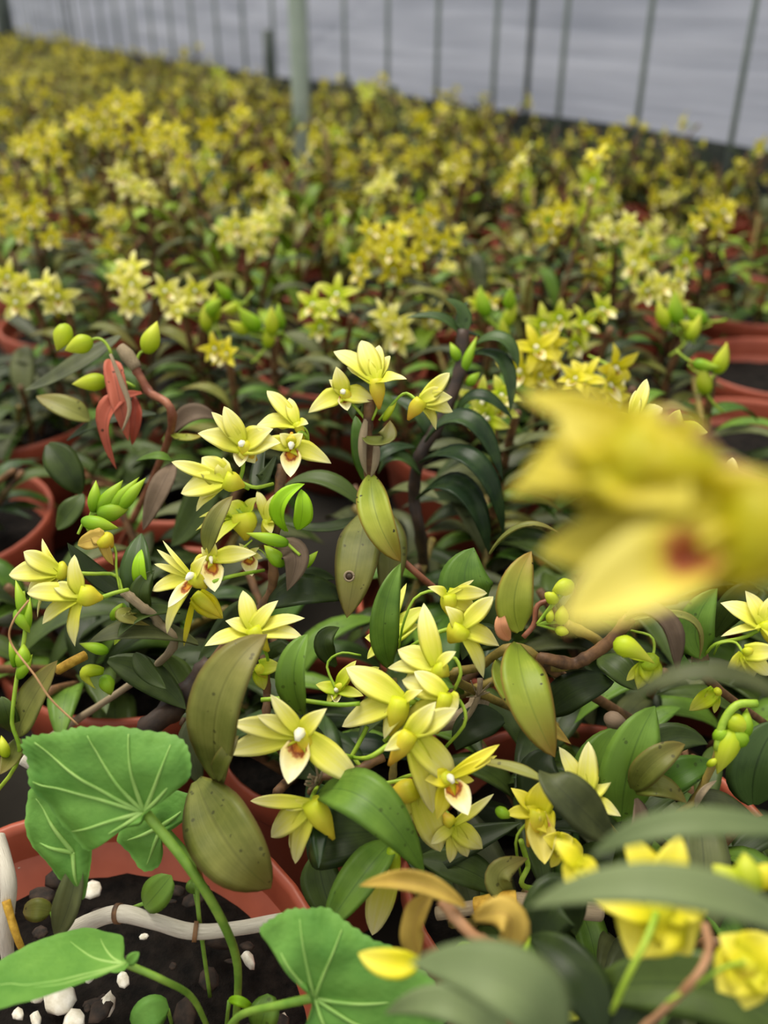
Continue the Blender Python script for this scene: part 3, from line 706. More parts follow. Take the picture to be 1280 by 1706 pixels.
for a, b, wd in (((156, 850), (160, 800), 22), ((165, 850), (205, 800), 26), ((175, 855), (232, 795), 22), ((195, 850), (243, 796), 24), ((168, 855), (215, 848), 34)):
    E.bud(a, b, wd, .40, 'bud_g', ped=[(150, 860), (148, 885)])
E.leaf([(240, 1005, .39), (228, 950, .385), (236, 888, .395)], 54, 'blue', n=(0, .2, 1))
E.leaf([(240, 985, .388), (232, 950, .38), (236, 915, .385)], 24, 'bright', n=(0, .2, 1))
E.leaf([(252, 1030, .39), (232, 990, .38), (258, 950, .385)], 36, 'dark', n=(.3, .2, 1))
E.leaf([(215, 995, .385), (160, 960, .385), (112, 904, .385)], 36, 'dark', n=(.3, .5, .8))
E.leaf([(205, 1005, .39), (205, 1040, .385), (190, 1075, .385)], 20, 'bud_g', n=(0, .2, 1))
E.bud((188, 1030), (205, 1004), 18, .385, 'bud_g')
E.bud((178, 1085), (132, 1072), 20, .37, 'bud_g'); 
E.leaf([(240, 1018, .385), (205, 1025, .372), (250, 1042, .38)], 26, 'olive', n=(0, .6, .8))
g = Geo(); tube(g, [pt(142, 1092, .385), pt(118, 1104, .382), pt(98, 1116, .385)], .0022, 10, 8); make('stem_stub', g, M['yellow_rot'], E.o, E.b)
E.bud((172, 1118), (160, 1148), 22, .375, 'bud', mid=(142, 1122)); E.bud((175, 1130), (185, 1158), 26, .38, 'bud_g')

# F: thin green bud stalk at the left edge
F = Plant(V((-.225, .285, SOIL)), 'slender green stalk of unopened buds at the left edge above the heart-shaped leaf')
F.cane([(38, 985, .36), (42, 1050, .36), (28, 1130, .36), (20, 1200, .36), (18, 1290, .37)], 7, 'stem_green', 0)
for a, b, wd in (((42, 1030), (26, 966), 20), ((45, 1050), (50, 995), 14), ((28, 1020), (50, 1055), 22), ((38, 1110), (40, 1072), 26), ((32, 1128), (54, 1090), 18), ((24, 1110), (16, 1060), 12)):
    F.bud(a, b, wd, .36, 'bud_g')
F.leaf([(28, 1225, .365), (52, 1170, .36), (96, 1100, .36)], 58, 'olive', n=(-.2, .3, 1))
F.leaf([(20, 1220, .37), (12, 1190, .36), (2, 1160, .36)], 36, 'dark', n=(.2, .4, 1))
F.leaf([(28, 1230, .37), (20, 1260, .36), (0, 1290, .35)], 34, 'olive', n=(.2, .4, 1))
F.bud((10, 1260), (2, 1225), 18, .36, 'bud')

# G: the largest cluster
G = Plant(V((.03, .285, SOIL)), 'orchid bearing the largest crowd of yellow flowers, centre of the lower half')
G.cane([(640, 1262, .355), (575, 1290, .35), (530, 1300, .35), (540, 1360, .36)], 14, 'cane_brown', 5)
G.cane([(655, 1130, .37), (660, 1200, .37), (655, 1290, .365), (650, 1370, .37)], 13, 'cane_olive', 5)
G.flower((502, 1222), .335, [(384, 1207, 34), (377, 1254, 38), (428, 1192, 26), (450, 1158, 26), (602, 1304, 44), (545, 1180, 34), (582, 1290, 30)], (-.25, -.3, 1), lip=(480, 1306), ment=(525, 1265), ped=[(530, 1240), (570, 1258), (590, 1262, .35)], mm='mentum_o', lipw=.62, w=None, mr=.2)
G.flower((521, 1338), .335, [(416, 1337, 22), (452, 1394, 40), (492, 1440, 34), (482, 1415, 18), (470, 1345, 18)], (-.6, -.1, .8), ment=(556, 1398), ped=[(520, 1330), (530, 1310, .35)], pm='petal', mm='mentum', mr=.34)
G.flower((671, 1168), .345, [(576, 1114, 44), (570, 1210, 40), (640, 1232, 34), (705, 1150, 20)], (-.6, .2, .8), ment=(650, 1225), ped=[(690, 1178), (640, 1235, .35)], pm='petal')
G.flower((728, 1112), .345, [(663, 1083, 36), (706, 1004, 34), (646, 1113, 24), (672, 1138, 34), (760, 1085, 20)], (-.55, .1, .8), ment=(748, 1125), ped=[(755, 1095), (768, 1120), (757, 1150, .35)], mr=.34)
G.flower((745, 1158), .34, [(670, 1134, 38), (690, 1118, 30), (657, 1222, 30), (763, 1182, 34), (700, 1190, 34)], (-.5, -.1, .8), ment=(728, 1222), ped=[(768, 1170), (775, 1205), (738, 1250, .35)], mm='mentum', mr=.3)
G.flower((683, 1224), .33, [(727, 1170, 38), (762, 1180, 34), (757, 1302, 48), (722, 1358, 38), (640, 1250, 30)], (.3, -.2, 1), ment=(648, 1275), ped=[(650, 1240), (615, 1262), (585, 1262, .35)], pm='petal', mm='mentum_o', mr=.28)
G.flower((692, 1314), .34, [(661, 1382, 20), (734, 1418, 44), (678, 1375, 20), (716, 1372, 30)], (.1, -.5, .8), ment=(640, 1330), ped=[(680, 1300), (640, 1305), (604, 1308, .352)], mm='mentum_o', pm='petal', mr=.4)
G.flower((748, 1296), .333, [(834, 1242, 20), (828, 1258, 16), (728, 1366, 34), (708, 1300, 34), (790, 1300, 16)], (.35, -.2, 1), lip=(780, 1358), ment=(730, 1300), ped=[(700, 1290), (660, 1300, .355)], mm='mentum', lipw=.68, pm='petal_y')
G.flower((754, 1375), .345, [(805, 1416, 38), (779, 1427, 24), (750, 1438, 20), (824, 1324, 16), (718, 1405, 20)], (.2, -.4, .9), ment=(735, 1350), ped=[(740, 1350), (690, 1330, .36)], mm='mentum_o', pm='petal')
G.flower((745, 992), .36, [(713, 978, 20), (812, 988, 24), (790, 966, 8), (796, 1022, 40), (770, 1030, 30)], (.7, .1, .5), ment=(752, 1030), ped=[(720, 984), (690, 998), (672, 1040), (665, 1080, .37)], mr=.42, pm='petal')
G.flower((768, 1046), .355, [(823, 994, 28), (832, 1076, 38), (806, 1130, 26), (742, 1010, 34)], (.5, .1, .8), ment=(748, 1070), ped=[(740, 1050), (700, 1068), (665, 1090, .37)], mr=.4, pm='petal')
G.flower((640, 1068), .372, [(678, 972, 16), (608, 1062, 30), (612, 1098, 16), (708, 1012, 30), (700, 1040, 34)], (.1, .3, .8), ment=(650, 1100), pm='petal_g')
G.flower((561, 1150), .372, [(526, 1141, 24), (594, 1100, 20), (545, 1172, 18), (606, 1160, 18)], (-.2, .2, 1), lip=(560, 1172), ment=(585, 1130), ped=[(545, 1108), (568, 1088), (602, 1092, .375)], pm='petal_g', lipw=.8)
G.flower((608, 1128), .375, [(632, 1112, 20), (625, 1150, 18), (590, 1108, 18)], (.3, .1, 1), lip=(618, 1146), ment=(600, 1140), pm='petal_g', lipw=.8)
G.flower((655, 1420), .345, [(620, 1564, 44), (648, 1470, 16)], (-.1, -.2, 1), ment=(660, 1470), pm='petal', mr=.12, mm='bud')
for P in ([(435, 1166), (480, 1164), (560, 1174), (600, 1172)], [(585, 1262), (600, 1235), (612, 1210)], [(590, 1262), (620, 1300), (640, 1310)]):
    g = Geo(); tube(g, [pt(x, y, .352) for x, y in P], .0009, 6, 10); make('flower_stalk', g, M['stem_green'], G.o, G.b)
G.leaf([(530, 1322, .345), (615, 1335, .315), (708, 1456, .325)], 84, 'mid', n=(.15, .55, .85), fold=.2)
G.leaf([(655, 1400, .355), (600, 1465, .335), (538, 1556, .335)], 66, 'mid', n=(-.35, .3, .9), fold=.4)
G.leaf([(650, 1112, .37), (640, 1030, .355), (668, 938, .36)], 50, 'mid', n=(.2, .1, 1), fold=.3)
G.leaf([(505, 1190, .355), (490, 1120, .345), (513, 1056, .35)], 56, 'mid', n=(-.4, .1, 1), fold=.5)
G.leaf([(455, 1130, .39), (470, 1090, .385), (480, 1170, .38)], 50, 'dark', n=(0, .3, 1))
G.leaf([(520, 1400, .36), (560, 1390, .35), (650, 1385, .36)], 110, 'dark', n=(0, .5, .9))
G.leaf([(530, 1420, .365), (540, 1480, .36), (560, 1530, .36)], 70, 'dark', n=(-.2, .4, .9))
G.leaf([(700, 1430, .36), (780, 1450, .355), (840, 1490, .36)], 60, 'dark', n=(.1, .6, .8))
G.leaf([(690, 1440, .365), (730, 1420, .36), (870, 1370, .36)], 66, 'dark', n=(.1, .6, .8))
G.leaf([(560, 1110, .39), (540, 1070, .385), (566, 1045, .39)], 34, 'dark', n=(0, .3, 1))
g = Geo()
rr = random.Random(3)
for i in range(9):
    a = pt(530, 1305, .345); e = pt(530 + rr.uniform(-22, 12), 1305 + rr.uniform(-45, 10), .34); tube(g, [a, a.lerp(e, .5) + V((rr.uniform(-.001, .001),) * 3), e], .0005, 5, 4)
make('dry_bract', g, M['sheath'], G.o, G.b)

# H: drooping dark strap leaves on a dark cane
H = Plant(V((.03, .485, SOIL)), 'dark-caned orchid with narrow glossy drooping leaves, behind and right of the upright cane')
H.cane([(772, 550, .50), (766, 620, .50), (735, 700, .50), (700, 760, .50), (690, 830, .51), (702, 900, .52)], 22, 'cane_dark', 9)
for P, wd in (([(708, 735, .49), (780, 700, .465), (838, 800, .47)], 44), ([(700, 770, .49), (790, 770, .455), (840, 895, .47)], 44), ([(695, 830, .49), (770, 815, .46), (815, 925, .47)], 50), ([(692, 745, .50), (640, 755, .49), (612, 800, .50)], 26),
              ([(790, 575, .50), (838, 565, .49), (864, 614, .49)], 30), ([(785, 590, .50), (840, 605, .49), (850, 688, .49)], 28), ([(770, 562, .50), (735, 530, .50), (676, 530, .50)], 22), ([(772, 560, .50), (770, 520, .50), (742, 498, .50)], 26),
              ([(700, 790, .50), (660, 760, .49), (630, 790, .50)], 30), ([(760, 690, .50), (800, 660, .49), (856, 700, .49)], 30), ([(800, 560, .51), (770, 540, .5), (780, 500, .51)], 22), ([(715, 730, .5), (700, 690, .5), (650, 660, .51)], 34)):
    H.leaf(P, wd, 'blue', n=(0, .7, .75), fold=.3)
for a, b in (((770, 620), (795, 560)), ((780, 640), (800, 620)), ((765, 600), (750, 570))): H.bud(a, b, 18, .50, 'bud_g')

# I: yellow-green leaves on brown cane
I = Plant(V((.12, .37, SOIL)), 'orchid with long yellow-green speckled leaves and a salmon sheath, right of centre')
I.cane([(945, 1040, .37), (1000, 1075, .375), (930, 1112, .375), (860, 1078, .365), (800, 1110, .375), (770, 1140, .38)], 17, 'cane_olive', 10)
I.leaf([(866, 1052, .36), (858, 990, .35), (886, 918, .355)], 62, 'yellow', n=(-.1, .1, 1), fold=.25)
I.leaf([(862, 1072, .358), (880, 1160, .335), (925, 1262, .335)], 78, 'yellow', n=(.1, .1, 1), fold=.22)
I.leaf([(832, 1100, .37), (860, 1160, .355), (952, 1240, .35)], 52, 'yellow', n=(.3, .2, 1), fold=.35)
I.leaf([(850, 1066, .36), (836, 1045, .352), (838, 1018, .355)], 24, 'salmon', n=(-.2, .2, 1), name='leaf_sheath', label='salmon-coloured dry sheath')
I.leaf([(808, 1020, .38), (775, 975, .375), (790, 912, .38)], 92, 'mid', n=(-.1, .2, 1), fold=.1)
I.leaf([(790, 1080, .39), (830, 1030, .385), (850, 990, .39)], 70, 'dark', n=(-.1, .3, 1))
I.leaf([(848, 1080, .375), (800, 1060, .375), (770, 1100, .375)], 44, 'dark', n=(0, .6, .8))
I.leaf([(815, 922, .41), (870, 876, .40), (932, 888, .40)], 18, 'olive', n=(0, .9, .5))
I.leaf([(1000, 1095, .39), (1030, 1115, .38), (1062, 1150, .38)], 50, 'dark', n=(0, .5, .9))
I.leaf([(910, 1190, .385), (960, 1150, .375), (1024, 1136, .38)], 62, 'dark', n=(0, .55, .9))
I.leaf([(840, 1200, .39), (790, 1210, .385), (760, 1250, .385)], 60, 'dark', n=(0, .6, .8))
g = Geo(); tube(g, [pt(x, y, .366) for x, y in ((872, 1062), (890, 1040), (895, 1010), (915, 1000))], .0011, 6, 10); make('flower_stalk', g, M['cane_red'], I.o, I.b)
for a, b, wd in (((925, 1000), (908, 988), 22), ((935, 1036), (938, 1008), 24), ((930, 1050), (948, 1054), 18), ((915, 1035), (920, 1015), 14), ((950, 975), (920, 985), 30)): I.bud(a, b, wd, .362, 'bud', ped=[(895, 1040)])
g = Geo(); tube(g, [pt(x, y, .385) for x, y in ((800, 1130), (795, 1165), (775, 1200))], .0012, 6, 8)
for i in range(7):
    a = pt(796, 1160, .383); tube(g, [a, a + V((rr.uniform(-.006, .006), 0, rr.uniform(-.002, .009)))], .0003, 4, 3)
make('dry_bract', g, M['sheath'], I.o, I.b)

# J: fat green bud and dry brown sheath
J = Plant(V((.17, .36, SOIL)), 'arching brown orchid cane with a dry brown sheath and a fat green bud, right half')
J.cane([(1050, 1030, .36), (1015, 1070, .365), (960, 1105, .37), (915, 1112, .375)], 22, 'cane_brown', 8)
J.leaf([(1042, 1032, .36), (1100, 1035, .345), (1128, 1124, .35)], 44, 'brown', n=(.3, .4, .8), fold=.8, wave=.3, name='dry_sheath')
J.leaf([(1048, 1034, .362), (1150, 1030, .355), (1165, 1100, .36)], 14, 'olive', n=(.3, .4, .8))
J.flower((1080, 1100), .355, [(1045, 1135, 16), (1062, 1148, 30), (1090, 1145, 40), (1030, 1084, 14)], (-.3, -.3, .8), ment=(1090, 1112), ped=[(1090, 1085), (1085, 1060), (1050, 1050, .365)], pm='petal_g', mm='bud', mr=.5)
J.bud((1036, 1080), (1092, 1106), 38, .347, 'bud', mid=(1050, 1080))
J.leaf([(1172, 1095, .37), (1160, 1040, .365), (1196, 980, .365)], 60, 'mid', n=(-.2, .2, 1))
J.leaf([(1190, 1060, .38), (1230, 1000, .37), (1265, 985, .37)], 46, 'dark', n=(0, .5, .9))
J.leaf([(1130, 1120, .37), (1120, 1060, .365), (1100, 1010, .37)], 12, 'wilt', n=(.3, .2, 1))

# K: flowers on the right edge
K = Plant(V((.235, .36, SOIL)), 'orchid with pale yellow flowers cut by the right edge, below the big blurred blooms')
K.flower((1275, 1040), .36, [(1203, 1005, 44), (1241, 984, 34), (1290, 990, 34), (1330, 1030, 34), (1200, 1060, 14), (1320, 1090, 30)], (-.2, .3, .9), ment=(1290, 1080), ped=[(1240, 1062), (1195, 1072), (1175, 1090, .37)], pm='petal')
K.flower((1240, 1088), .355, [(1212, 1120, 22), (1255, 1130, 30), (1300, 1085, 34), (1230, 1130, 20), (1280, 1125, 26)], (0, -.5, .8), ment=(1262, 1078), ped=[(1225, 1070), (1200, 1072), (1190, 1090, .37)], pm='petal')
K.flower((1195, 1150), .37, [(1150, 1185, 30), (1190, 1188, 12), (1175, 1170, 22)], (-.3, -.4, .7), ment=(1200, 1160), pm='petal_g')
K.cane([(1180, 1092, .372), (1160, 1100, .375), (1200, 1150, .39)], 16, 'cane_brown', 4)
K.leaf([(1180, 1100, .375), (1150, 1120, .37), (1140, 1090, .37)], 30, 'mid', n=(0, .4, .9))
K.leaf([(1255, 1340, .37), (1262, 1270, .36), (1300, 1200, .36)], 90, 'blue', n=(-.3, .3, 1))

# Q: green inflorescence at the right
Q = Plant(V((.20, .31, SOIL)), 'green orchid stalk with drooping green buds and a pale papery sheath, lower right')
Q.cane([(1208, 1230, .35), (1190, 1270, .35), (1160, 1330, .355), (1138, 1370, .36)], 13, 'cane_olive', 3)
for a, b, wd, m in (((1215, 1200), (1250, 1215), 34, 'bud'), ((1195, 1230), (1212, 1215), 24, 'bud_g'), ((1235, 1235), (1222, 1215), 34, 'bud_g'), ((1222, 1215), (1195, 1290), 40, 'bud'), ((1240, 1225), (1245, 1180), 26, 'bud_g'), ((1180, 1275), (1200, 1262), 12, 'bud')):
    Q.bud(a, b, wd, .345, m)
g = Geo(); tube(g, [pt(x, y, .342) for x, y in ((1195, 1250), (1205, 1205), (1228, 1175), (1262, 1172))], .0016, 7, 12); make('flower_stalk', g, M['stem_green'], Q.o, Q.b)
Q.leaf([(1160, 1345, .35), (1170, 1320, .345), (1195, 1300, .347)], 12, 'sheath', name='leaf_sheath', n=(-.3, .2, 1))
Q.leaf([(1150, 1360, .36), (1190, 1335, .355), (1270, 1375, .36)], 40, 'grey', n=(0, .7, .7))

# N: yellow flowers and big spotted leaf, lower right
N_ = Plant(V((.13, .285, SOIL)), 'orchid with yellow flowers and a broad yellow-flecked green leaf, lower right of centre')
N_.flower((975, 1330), .345, [(933, 1246, 30), (980, 1234, 34), (1023, 1290, 32), (1004, 1334, 24), (940, 1300, 30), (1035, 1360, 24)], (.1, .4, .9), ment=(970, 1360), pm='petal')
N_.flower((897, 1352), .34, [(852, 1314, 28), (870, 1330, 20), (842, 1356, 22), (905, 1300, 50), (920, 1390, 44), (900, 1415, 30)], (-.2, .1, 1), lip=(908, 1440), ment=(880, 1410), ped=[(880, 1370), (860, 1400), (868, 1460, .36)], pm='petal_y', mm='mentum_o', mr=.45, lm='lip_y')
N_.flower((935, 1405), .335, [(972, 1432, 40), (918, 1445, 20), (955, 1395, 34), (905, 1395, 34)], (.2, -.4, .8), ment=(925, 1430), pm='petal_y', mr=.4)
N_.bud((830, 1350), (852, 1362), 20, .345, 'bud_g')
N_.cane([(868, 1400, .35), (880, 1440, .355), (890, 1480, .36)], 9, 'stem_green', 0)
N_.leaf([(1036, 1368, .36), (1050, 1270, .345), (1092, 1176, .35)], 92, 'mid', n=(-.1, .15, 1), fold=.2, label='green leaf flecked with yellow')
N_.leaf([(1055, 1315, .348), (1090, 1270, .338), (1142, 1240, .342)], 48, 'olive', n=(-.3, .3, 1), fold=.4)
N_.leaf([(1060, 1320, .348), (1100, 1310, .34), (1145, 1338, .345)], 40, 'olive', n=(0, .6, .8))
N_.leaf([(990, 1350, .37), (1000, 1280, .365), (1030, 1212, .37)], 90, 'mid', n=(-.2, .3, 1))
N_.leaf([(940, 1360, .375), (900, 1300, .37), (920, 1250, .375)], 80, 'dark', n=(-.2, .3, 1))
N_.leaf([(1085, 1322, .365), (1130, 1290, .355), (1190, 1270, .36)], 56, 'mid', n=(0, .5, .9))
N_.leaf([(1030, 1330, .37), (1100, 1240, .37), (1180, 1240, .37)], 60, 'dark', n=(0, .5, .9))
N_.leaf([(1022, 1400, .325), (950, 1330, .305), (902, 1284, .315)], 74, 'grey', n=(.3, .3, .9), fold=.3)
N_.leaf([(905, 1300, .325), (850, 1278, .33), (780, 1266, .34)], 22, 'olive', n=(0, .8, .6))
N_.leaf([(1060, 1330, .345), (1065, 1370, .34), (1040, 1400, .335)], 34, 'brown', n=(.3, .3, .9))
N_.bud((1012, 1195), (1048, 1210), 30, .36, 'leaf_brown')
# background sharp flower behind the blurred ones
O_ = Plant(V((.13, .44, SOIL)), 'pale yellow orchid flowers partly hidden behind the big blurred bloom, upper right')
O_.cane([(1060, 720, .395), (1040, 800, .40), (1020, 900, .42), (960, 1000, .44)], 14, 'cane_brown', 8)
O_.flower((1052, 705), .385, [(1080, 630, 22), (1104, 680, 34), (1060, 650, 20), (1010, 690, 30), (1040, 750, 30)], (.3, .5, .8), ment=(1040, 740), pm='petal')
O_.flower((1115, 720), .385, [(1134, 682, 30), (1166, 772, 34), (1180, 720, 30), (1090, 760, 30)], (.4, .1, .8), ment=(1090, 740), pm='petal_g')
O_.flower((1062, 850), .39, [(1038, 838, 24), (1070, 820, 20), (1098, 838, 26), (1050, 870, 24)], (0, .4, .9), ment=(1062, 880), pm='petal')
O_.flower((1215, 800), .40, [(1222, 762, 20), (1190, 790, 24), (1245, 790, 24)], (0, .4, .9), ment=(1215, 830), pm='petal')

# ------------------------------------------------------------------ out-of-focus plants close to the lens
R_ = Plant(V((.25, .16, SOIL)), 'two very large out-of-focus yellow orchid flowers close to the camera, upper right')
R_.cane([(1085, 690, .135), (1150, 715, .135), (1200, 770, .14), (1290, 830, .15), (1330, 1000, .2)], 30, 'cane_pink', 6)
R_.flower((1120, 745), .130, [(868, 655, 66), (862, 806, 190), (848, 822, 100), (962, 880, 110), (1170, 700, 70)], (-.75, .1, .6), ment=(1060, 850), ped=[(1130, 720), (1110, 695, .134)], pm='petal_o', mm='petal_o', mr=.6)
R_.flower((1030, 765), .128, [(875, 790, 130), (1150, 850, 170), (930, 700, 110), (1160, 740, 130)], (-.4, .2, .8), pm='petal_o', mm='petal_o', ment=(1130, 800), mr=.7)
R_.flower((1210, 890), .122, [(900, 925, 170), (1085, 790, 150), (1010, 960, 190), (1330, 800, 190), (1320, 960, 190), (1100, 830, 130), (1000, 1030, 130), (1330, 880, 190)], (-.5, -.1, .8), lip=(930, 1040), ment=(1330, 900), ped=[(1290, 860), (1330, 850), (1345, 900, .15)], pm='petal_o', mm='petal_o', lipw=.42, mr=.9, lm='lip_y')

S_ = Plant(V((.105, .145, SOIL)), 'out-of-focus yellow orchid flowers and long grey-green leaves at the lower right corner')
S_.flower((1100, 1500), .235, [(1040, 1388, 70), (1132, 1388, 74), (985, 1500, 90), (1050, 1600, 130), (1150, 1590, 110), (1180, 1520, 80)], (.1, .2, .9), ment=(1060, 1600), ped=[(1080, 1560, .225), (1045, 1630, .225), (1020, 1686, .23)], pm='petal_y', mm='petal_y', mr=.4)
S_.flower((965, 1440), .25, [(925, 1400, 34), (940, 1470, 40), (1000, 1460, 40)], (-.2, .2, .9), ment=(980, 1460), pm='petal_y', mm='petal_y')
S_.flower((1250, 1600), .225, [(1200, 1560, 60), (1195, 1650, 90), (1290, 1560, 80), (1320, 1640, 90), (1240, 1680, 80)], (-.2, .2, .9), ment=(1230, 1640), ped=[(1210, 1610, .22), (1160, 1640, .22), (1110, 1670, .22)], pm='petal_y', mm='mentum_o', mr=.4)
S_.bud((1225, 1480), (1188, 1440), 46, .235, 'bud'); S_.bud((1250, 1480), (1240, 1420), 50, .235, 'bud'); S_.bud((1262, 1470), (1290, 1440), 40, .235, 'petal_y')
S_.cane([(1175, 1540, .225), (1180, 1590, .22), (1140, 1650, .22), (1040, 1740, .24)], 14, 'cane_pink', 4, down=False)
S_.leaf([(1345, 1388, .19), (1130, 1372, .185), (985, 1428, .195)], 50, 'fore', n=(0, .6, .8), fold=.15)
S_.leaf([(1345, 1562, .18), (1110, 1474, .175), (880, 1512, .19)], 72, 'fore', n=(0, .6, .8), fold=.15)
S_.leaf([(1340, 1185, .20), (1180, 1120, .195), (1035, 1178, .205)], 40, 'grey', n=(0, .75, .65), fold=.2)
S_.leaf([(1000, 1730, .26), (960, 1620, .265), (880, 1560, .28)], 80, 'dark', n=(0, .4, .9))
S_.leaf([(1320, 1720, .25), (1150, 1640, .255), (960, 1660, .27)], 110, 'dark', n=(0, .5, .9))
S_.leaf([(1000, 1760, .26), (1080, 1640, .265), (1160, 1580, .27)], 90, 'dark', n=(0, .5, .9))

T_ = Plant(V((.06, .14, SOIL)), 'broad out-of-focus grey-green orchid leaves at the bottom edge, right of centre')
T_.leaf([(930, 1760, .19), (860, 1640, .185), (682, 1605, .195)], 120, 'fore', n=(.2, .5, .85), fold=.1)
T_.leaf([(860, 1770, .22), (760, 1675, .215), (640, 1690, .225)], 60, 'fore', n=(.2, .5, .85), fold=.15)

U_ = Plant(V((.055, .21, SOIL)), 'wilting orchid shoot with yellow-brown shrivelled leaves, bottom centre')
U_.cane([(735, 1500, .27), (790, 1560, .265), (850, 1590, .27), (880, 1680, .28)], 20, 'cane_pink', 5)
U_.leaf([(775, 1510, .268), (690, 1470, .265), (598, 1476, .275)], 34, 'wilt', n=(.1, .5, .9), fold=.6, wave=.5)
U_.leaf([(720, 1490, .268), (690, 1540, .27), (700, 1600, .275)], 44, 'wilt', n=(-.3, .3, .9), fold=.5, wave=.5)
U_.leaf([(790, 1530, .266), (850, 1530, .262), (830, 1610, .27)], 56, 'wilt', n=(.2, .3, .9), fold=.4, wave=.5)
U_.leaf([(700, 1600, .24), (650, 1605, .24), (597, 1588, .25)], 46, 'petal_y', n=(0, .4, .9), fold=.4, name='petal')
U_.leaf([(870, 1620, .272), (905, 1680, .27), (980, 1692, .28)], 26, 'bud', n=(0, .6, .8), fold=.5)
U_.leaf([(860, 1650, .272), (870, 1590, .27), (885, 1560, .28)], 14, 'bud_g', n=(0, .3, .8), fold=.5)
U_.leaf([(840, 1700, .275), (860, 1630, .27), (850, 1560, .275)], 34, 'wilt', n=(.3, .3, .8), fold=.5, wave=.2)
U_.bud((760, 1590), (800, 1572), 32, .275, 'bud_g')
U_.leaf([(880, 1600, .30), (930, 1500, .30), (960, 1560, .31)], 90, 'dark', n=(0, .4, .9))
U_.leaf([(900, 1640, .30), (890, 1560, .30), (930, 1500, .31)], 60, 'mid', n=(0, .4, .9))
U_.leaf([(860, 1500, .345), (830, 1460, .34), (880, 1430, .345)], 46, 'olive', n=(0, .4, .9))

# withered red leaf hanging from a bare cane, upper left
W_ = Plant(V((-.20, .56, SOIL)), 'bare orchid cane with a withered red-brown leaf and drooping green buds, upper left')
W_.cane([(204, 582, .46), (224, 612, .46), (246, 650, .46), (284, 722, .465)], 15, 'cane_red', 5)
g = Geo(); tube(g, [pt(200, 578, .459), pt(212, 592, .459), pt(228, 614, .459)], [.0026, .0038, .003], 10, 8); make('cane_tip', g, M['sheath'], W_.o, W_.b, )
W_.leaf([(186, 600, .45), (196, 650, .44), (214, 735, .445)], 34, 'red', n=(.2, .1, 1), fold=.7, wave=.5)
W_.leaf([(236, 655, .45), (180, 690, .438), (194, 782, .445)], 30, 'red', n=(-.3, .1, 1), fold=.6, wave=.4)
W_.leaf([(224, 660, .45), (225, 700, .445), (220, 742, .45)], 20, 'red', n=(.4, .1, 1), fold=.6, wave=.5)
g = Geo(); tube(g, [pt(x, y, .438) for x, y in ((184, 590), (204, 640), (216, 680), (204, 718))], [.0008, .0016, .0012, .0005], 6, 12); make('leaf_midrib', g, M['sheath'], W_.o, W_.b)
W_.bud((150, 568), (108, 584), 32, .455, 'bud', ped=[(170, 566), (186, 590)]); W_.bud((110, 545), (95, 585), 32, .46, 'bud'); W_.bud((175, 635), (120, 640), 30, .455, 'bud', ped=[(200, 634), (225, 645)])
W_.bud((245, 585), (262, 535), 32, .46, 'bud', ped=[(232, 590), (228, 610)])
W_.leaf([(285, 722, .465), (310, 730, .455), (340, 724, .46)], 18, 'yellow', n=(0, .7, .7))
W_.leaf([(285, 724, .47), (320, 690, .465), (362, 698, .47)], 38, 'brown', n=(0, .5, .9))
W_.leaf([(290, 770, .455), (262, 760, .45), (226, 768, .455)], 18, 'mid', n=(0, .7, .8))
W_.leaf([(290, 770, .455), (265, 820, .44), (238, 884, .45)], 38, 'brown', n=(-.1, .2, 1))
W_.leaf([(350, 770, .50), (330, 850, .50), (285, 910, .50)], 60, 'dark', n=(0, .3, 1))
W_.leaf([(200, 560, .50), (110, 620, .49), (40, 650, .50)], 44, 'grey', n=(0, .7, .8)); W_.leaf([(150, 700, .48), (110, 680, .475), (60, 660, .48)], 44, 'olive', n=(0, .6, .9))
W_.leaf([(80, 740, .48), (110, 780, .475), (135, 825, .48)], 56, 'dark', n=(0, .3, 1)); W_.leaf([(95, 880, .46), (120, 850, .455), (138, 822, .46)], 40, 'dark', n=(0, .3, 1))
W_.leaf([(260, 690, .48), (180, 700, .475), (110, 735, .48)], 30, 'dark', n=(0, .7, .8))

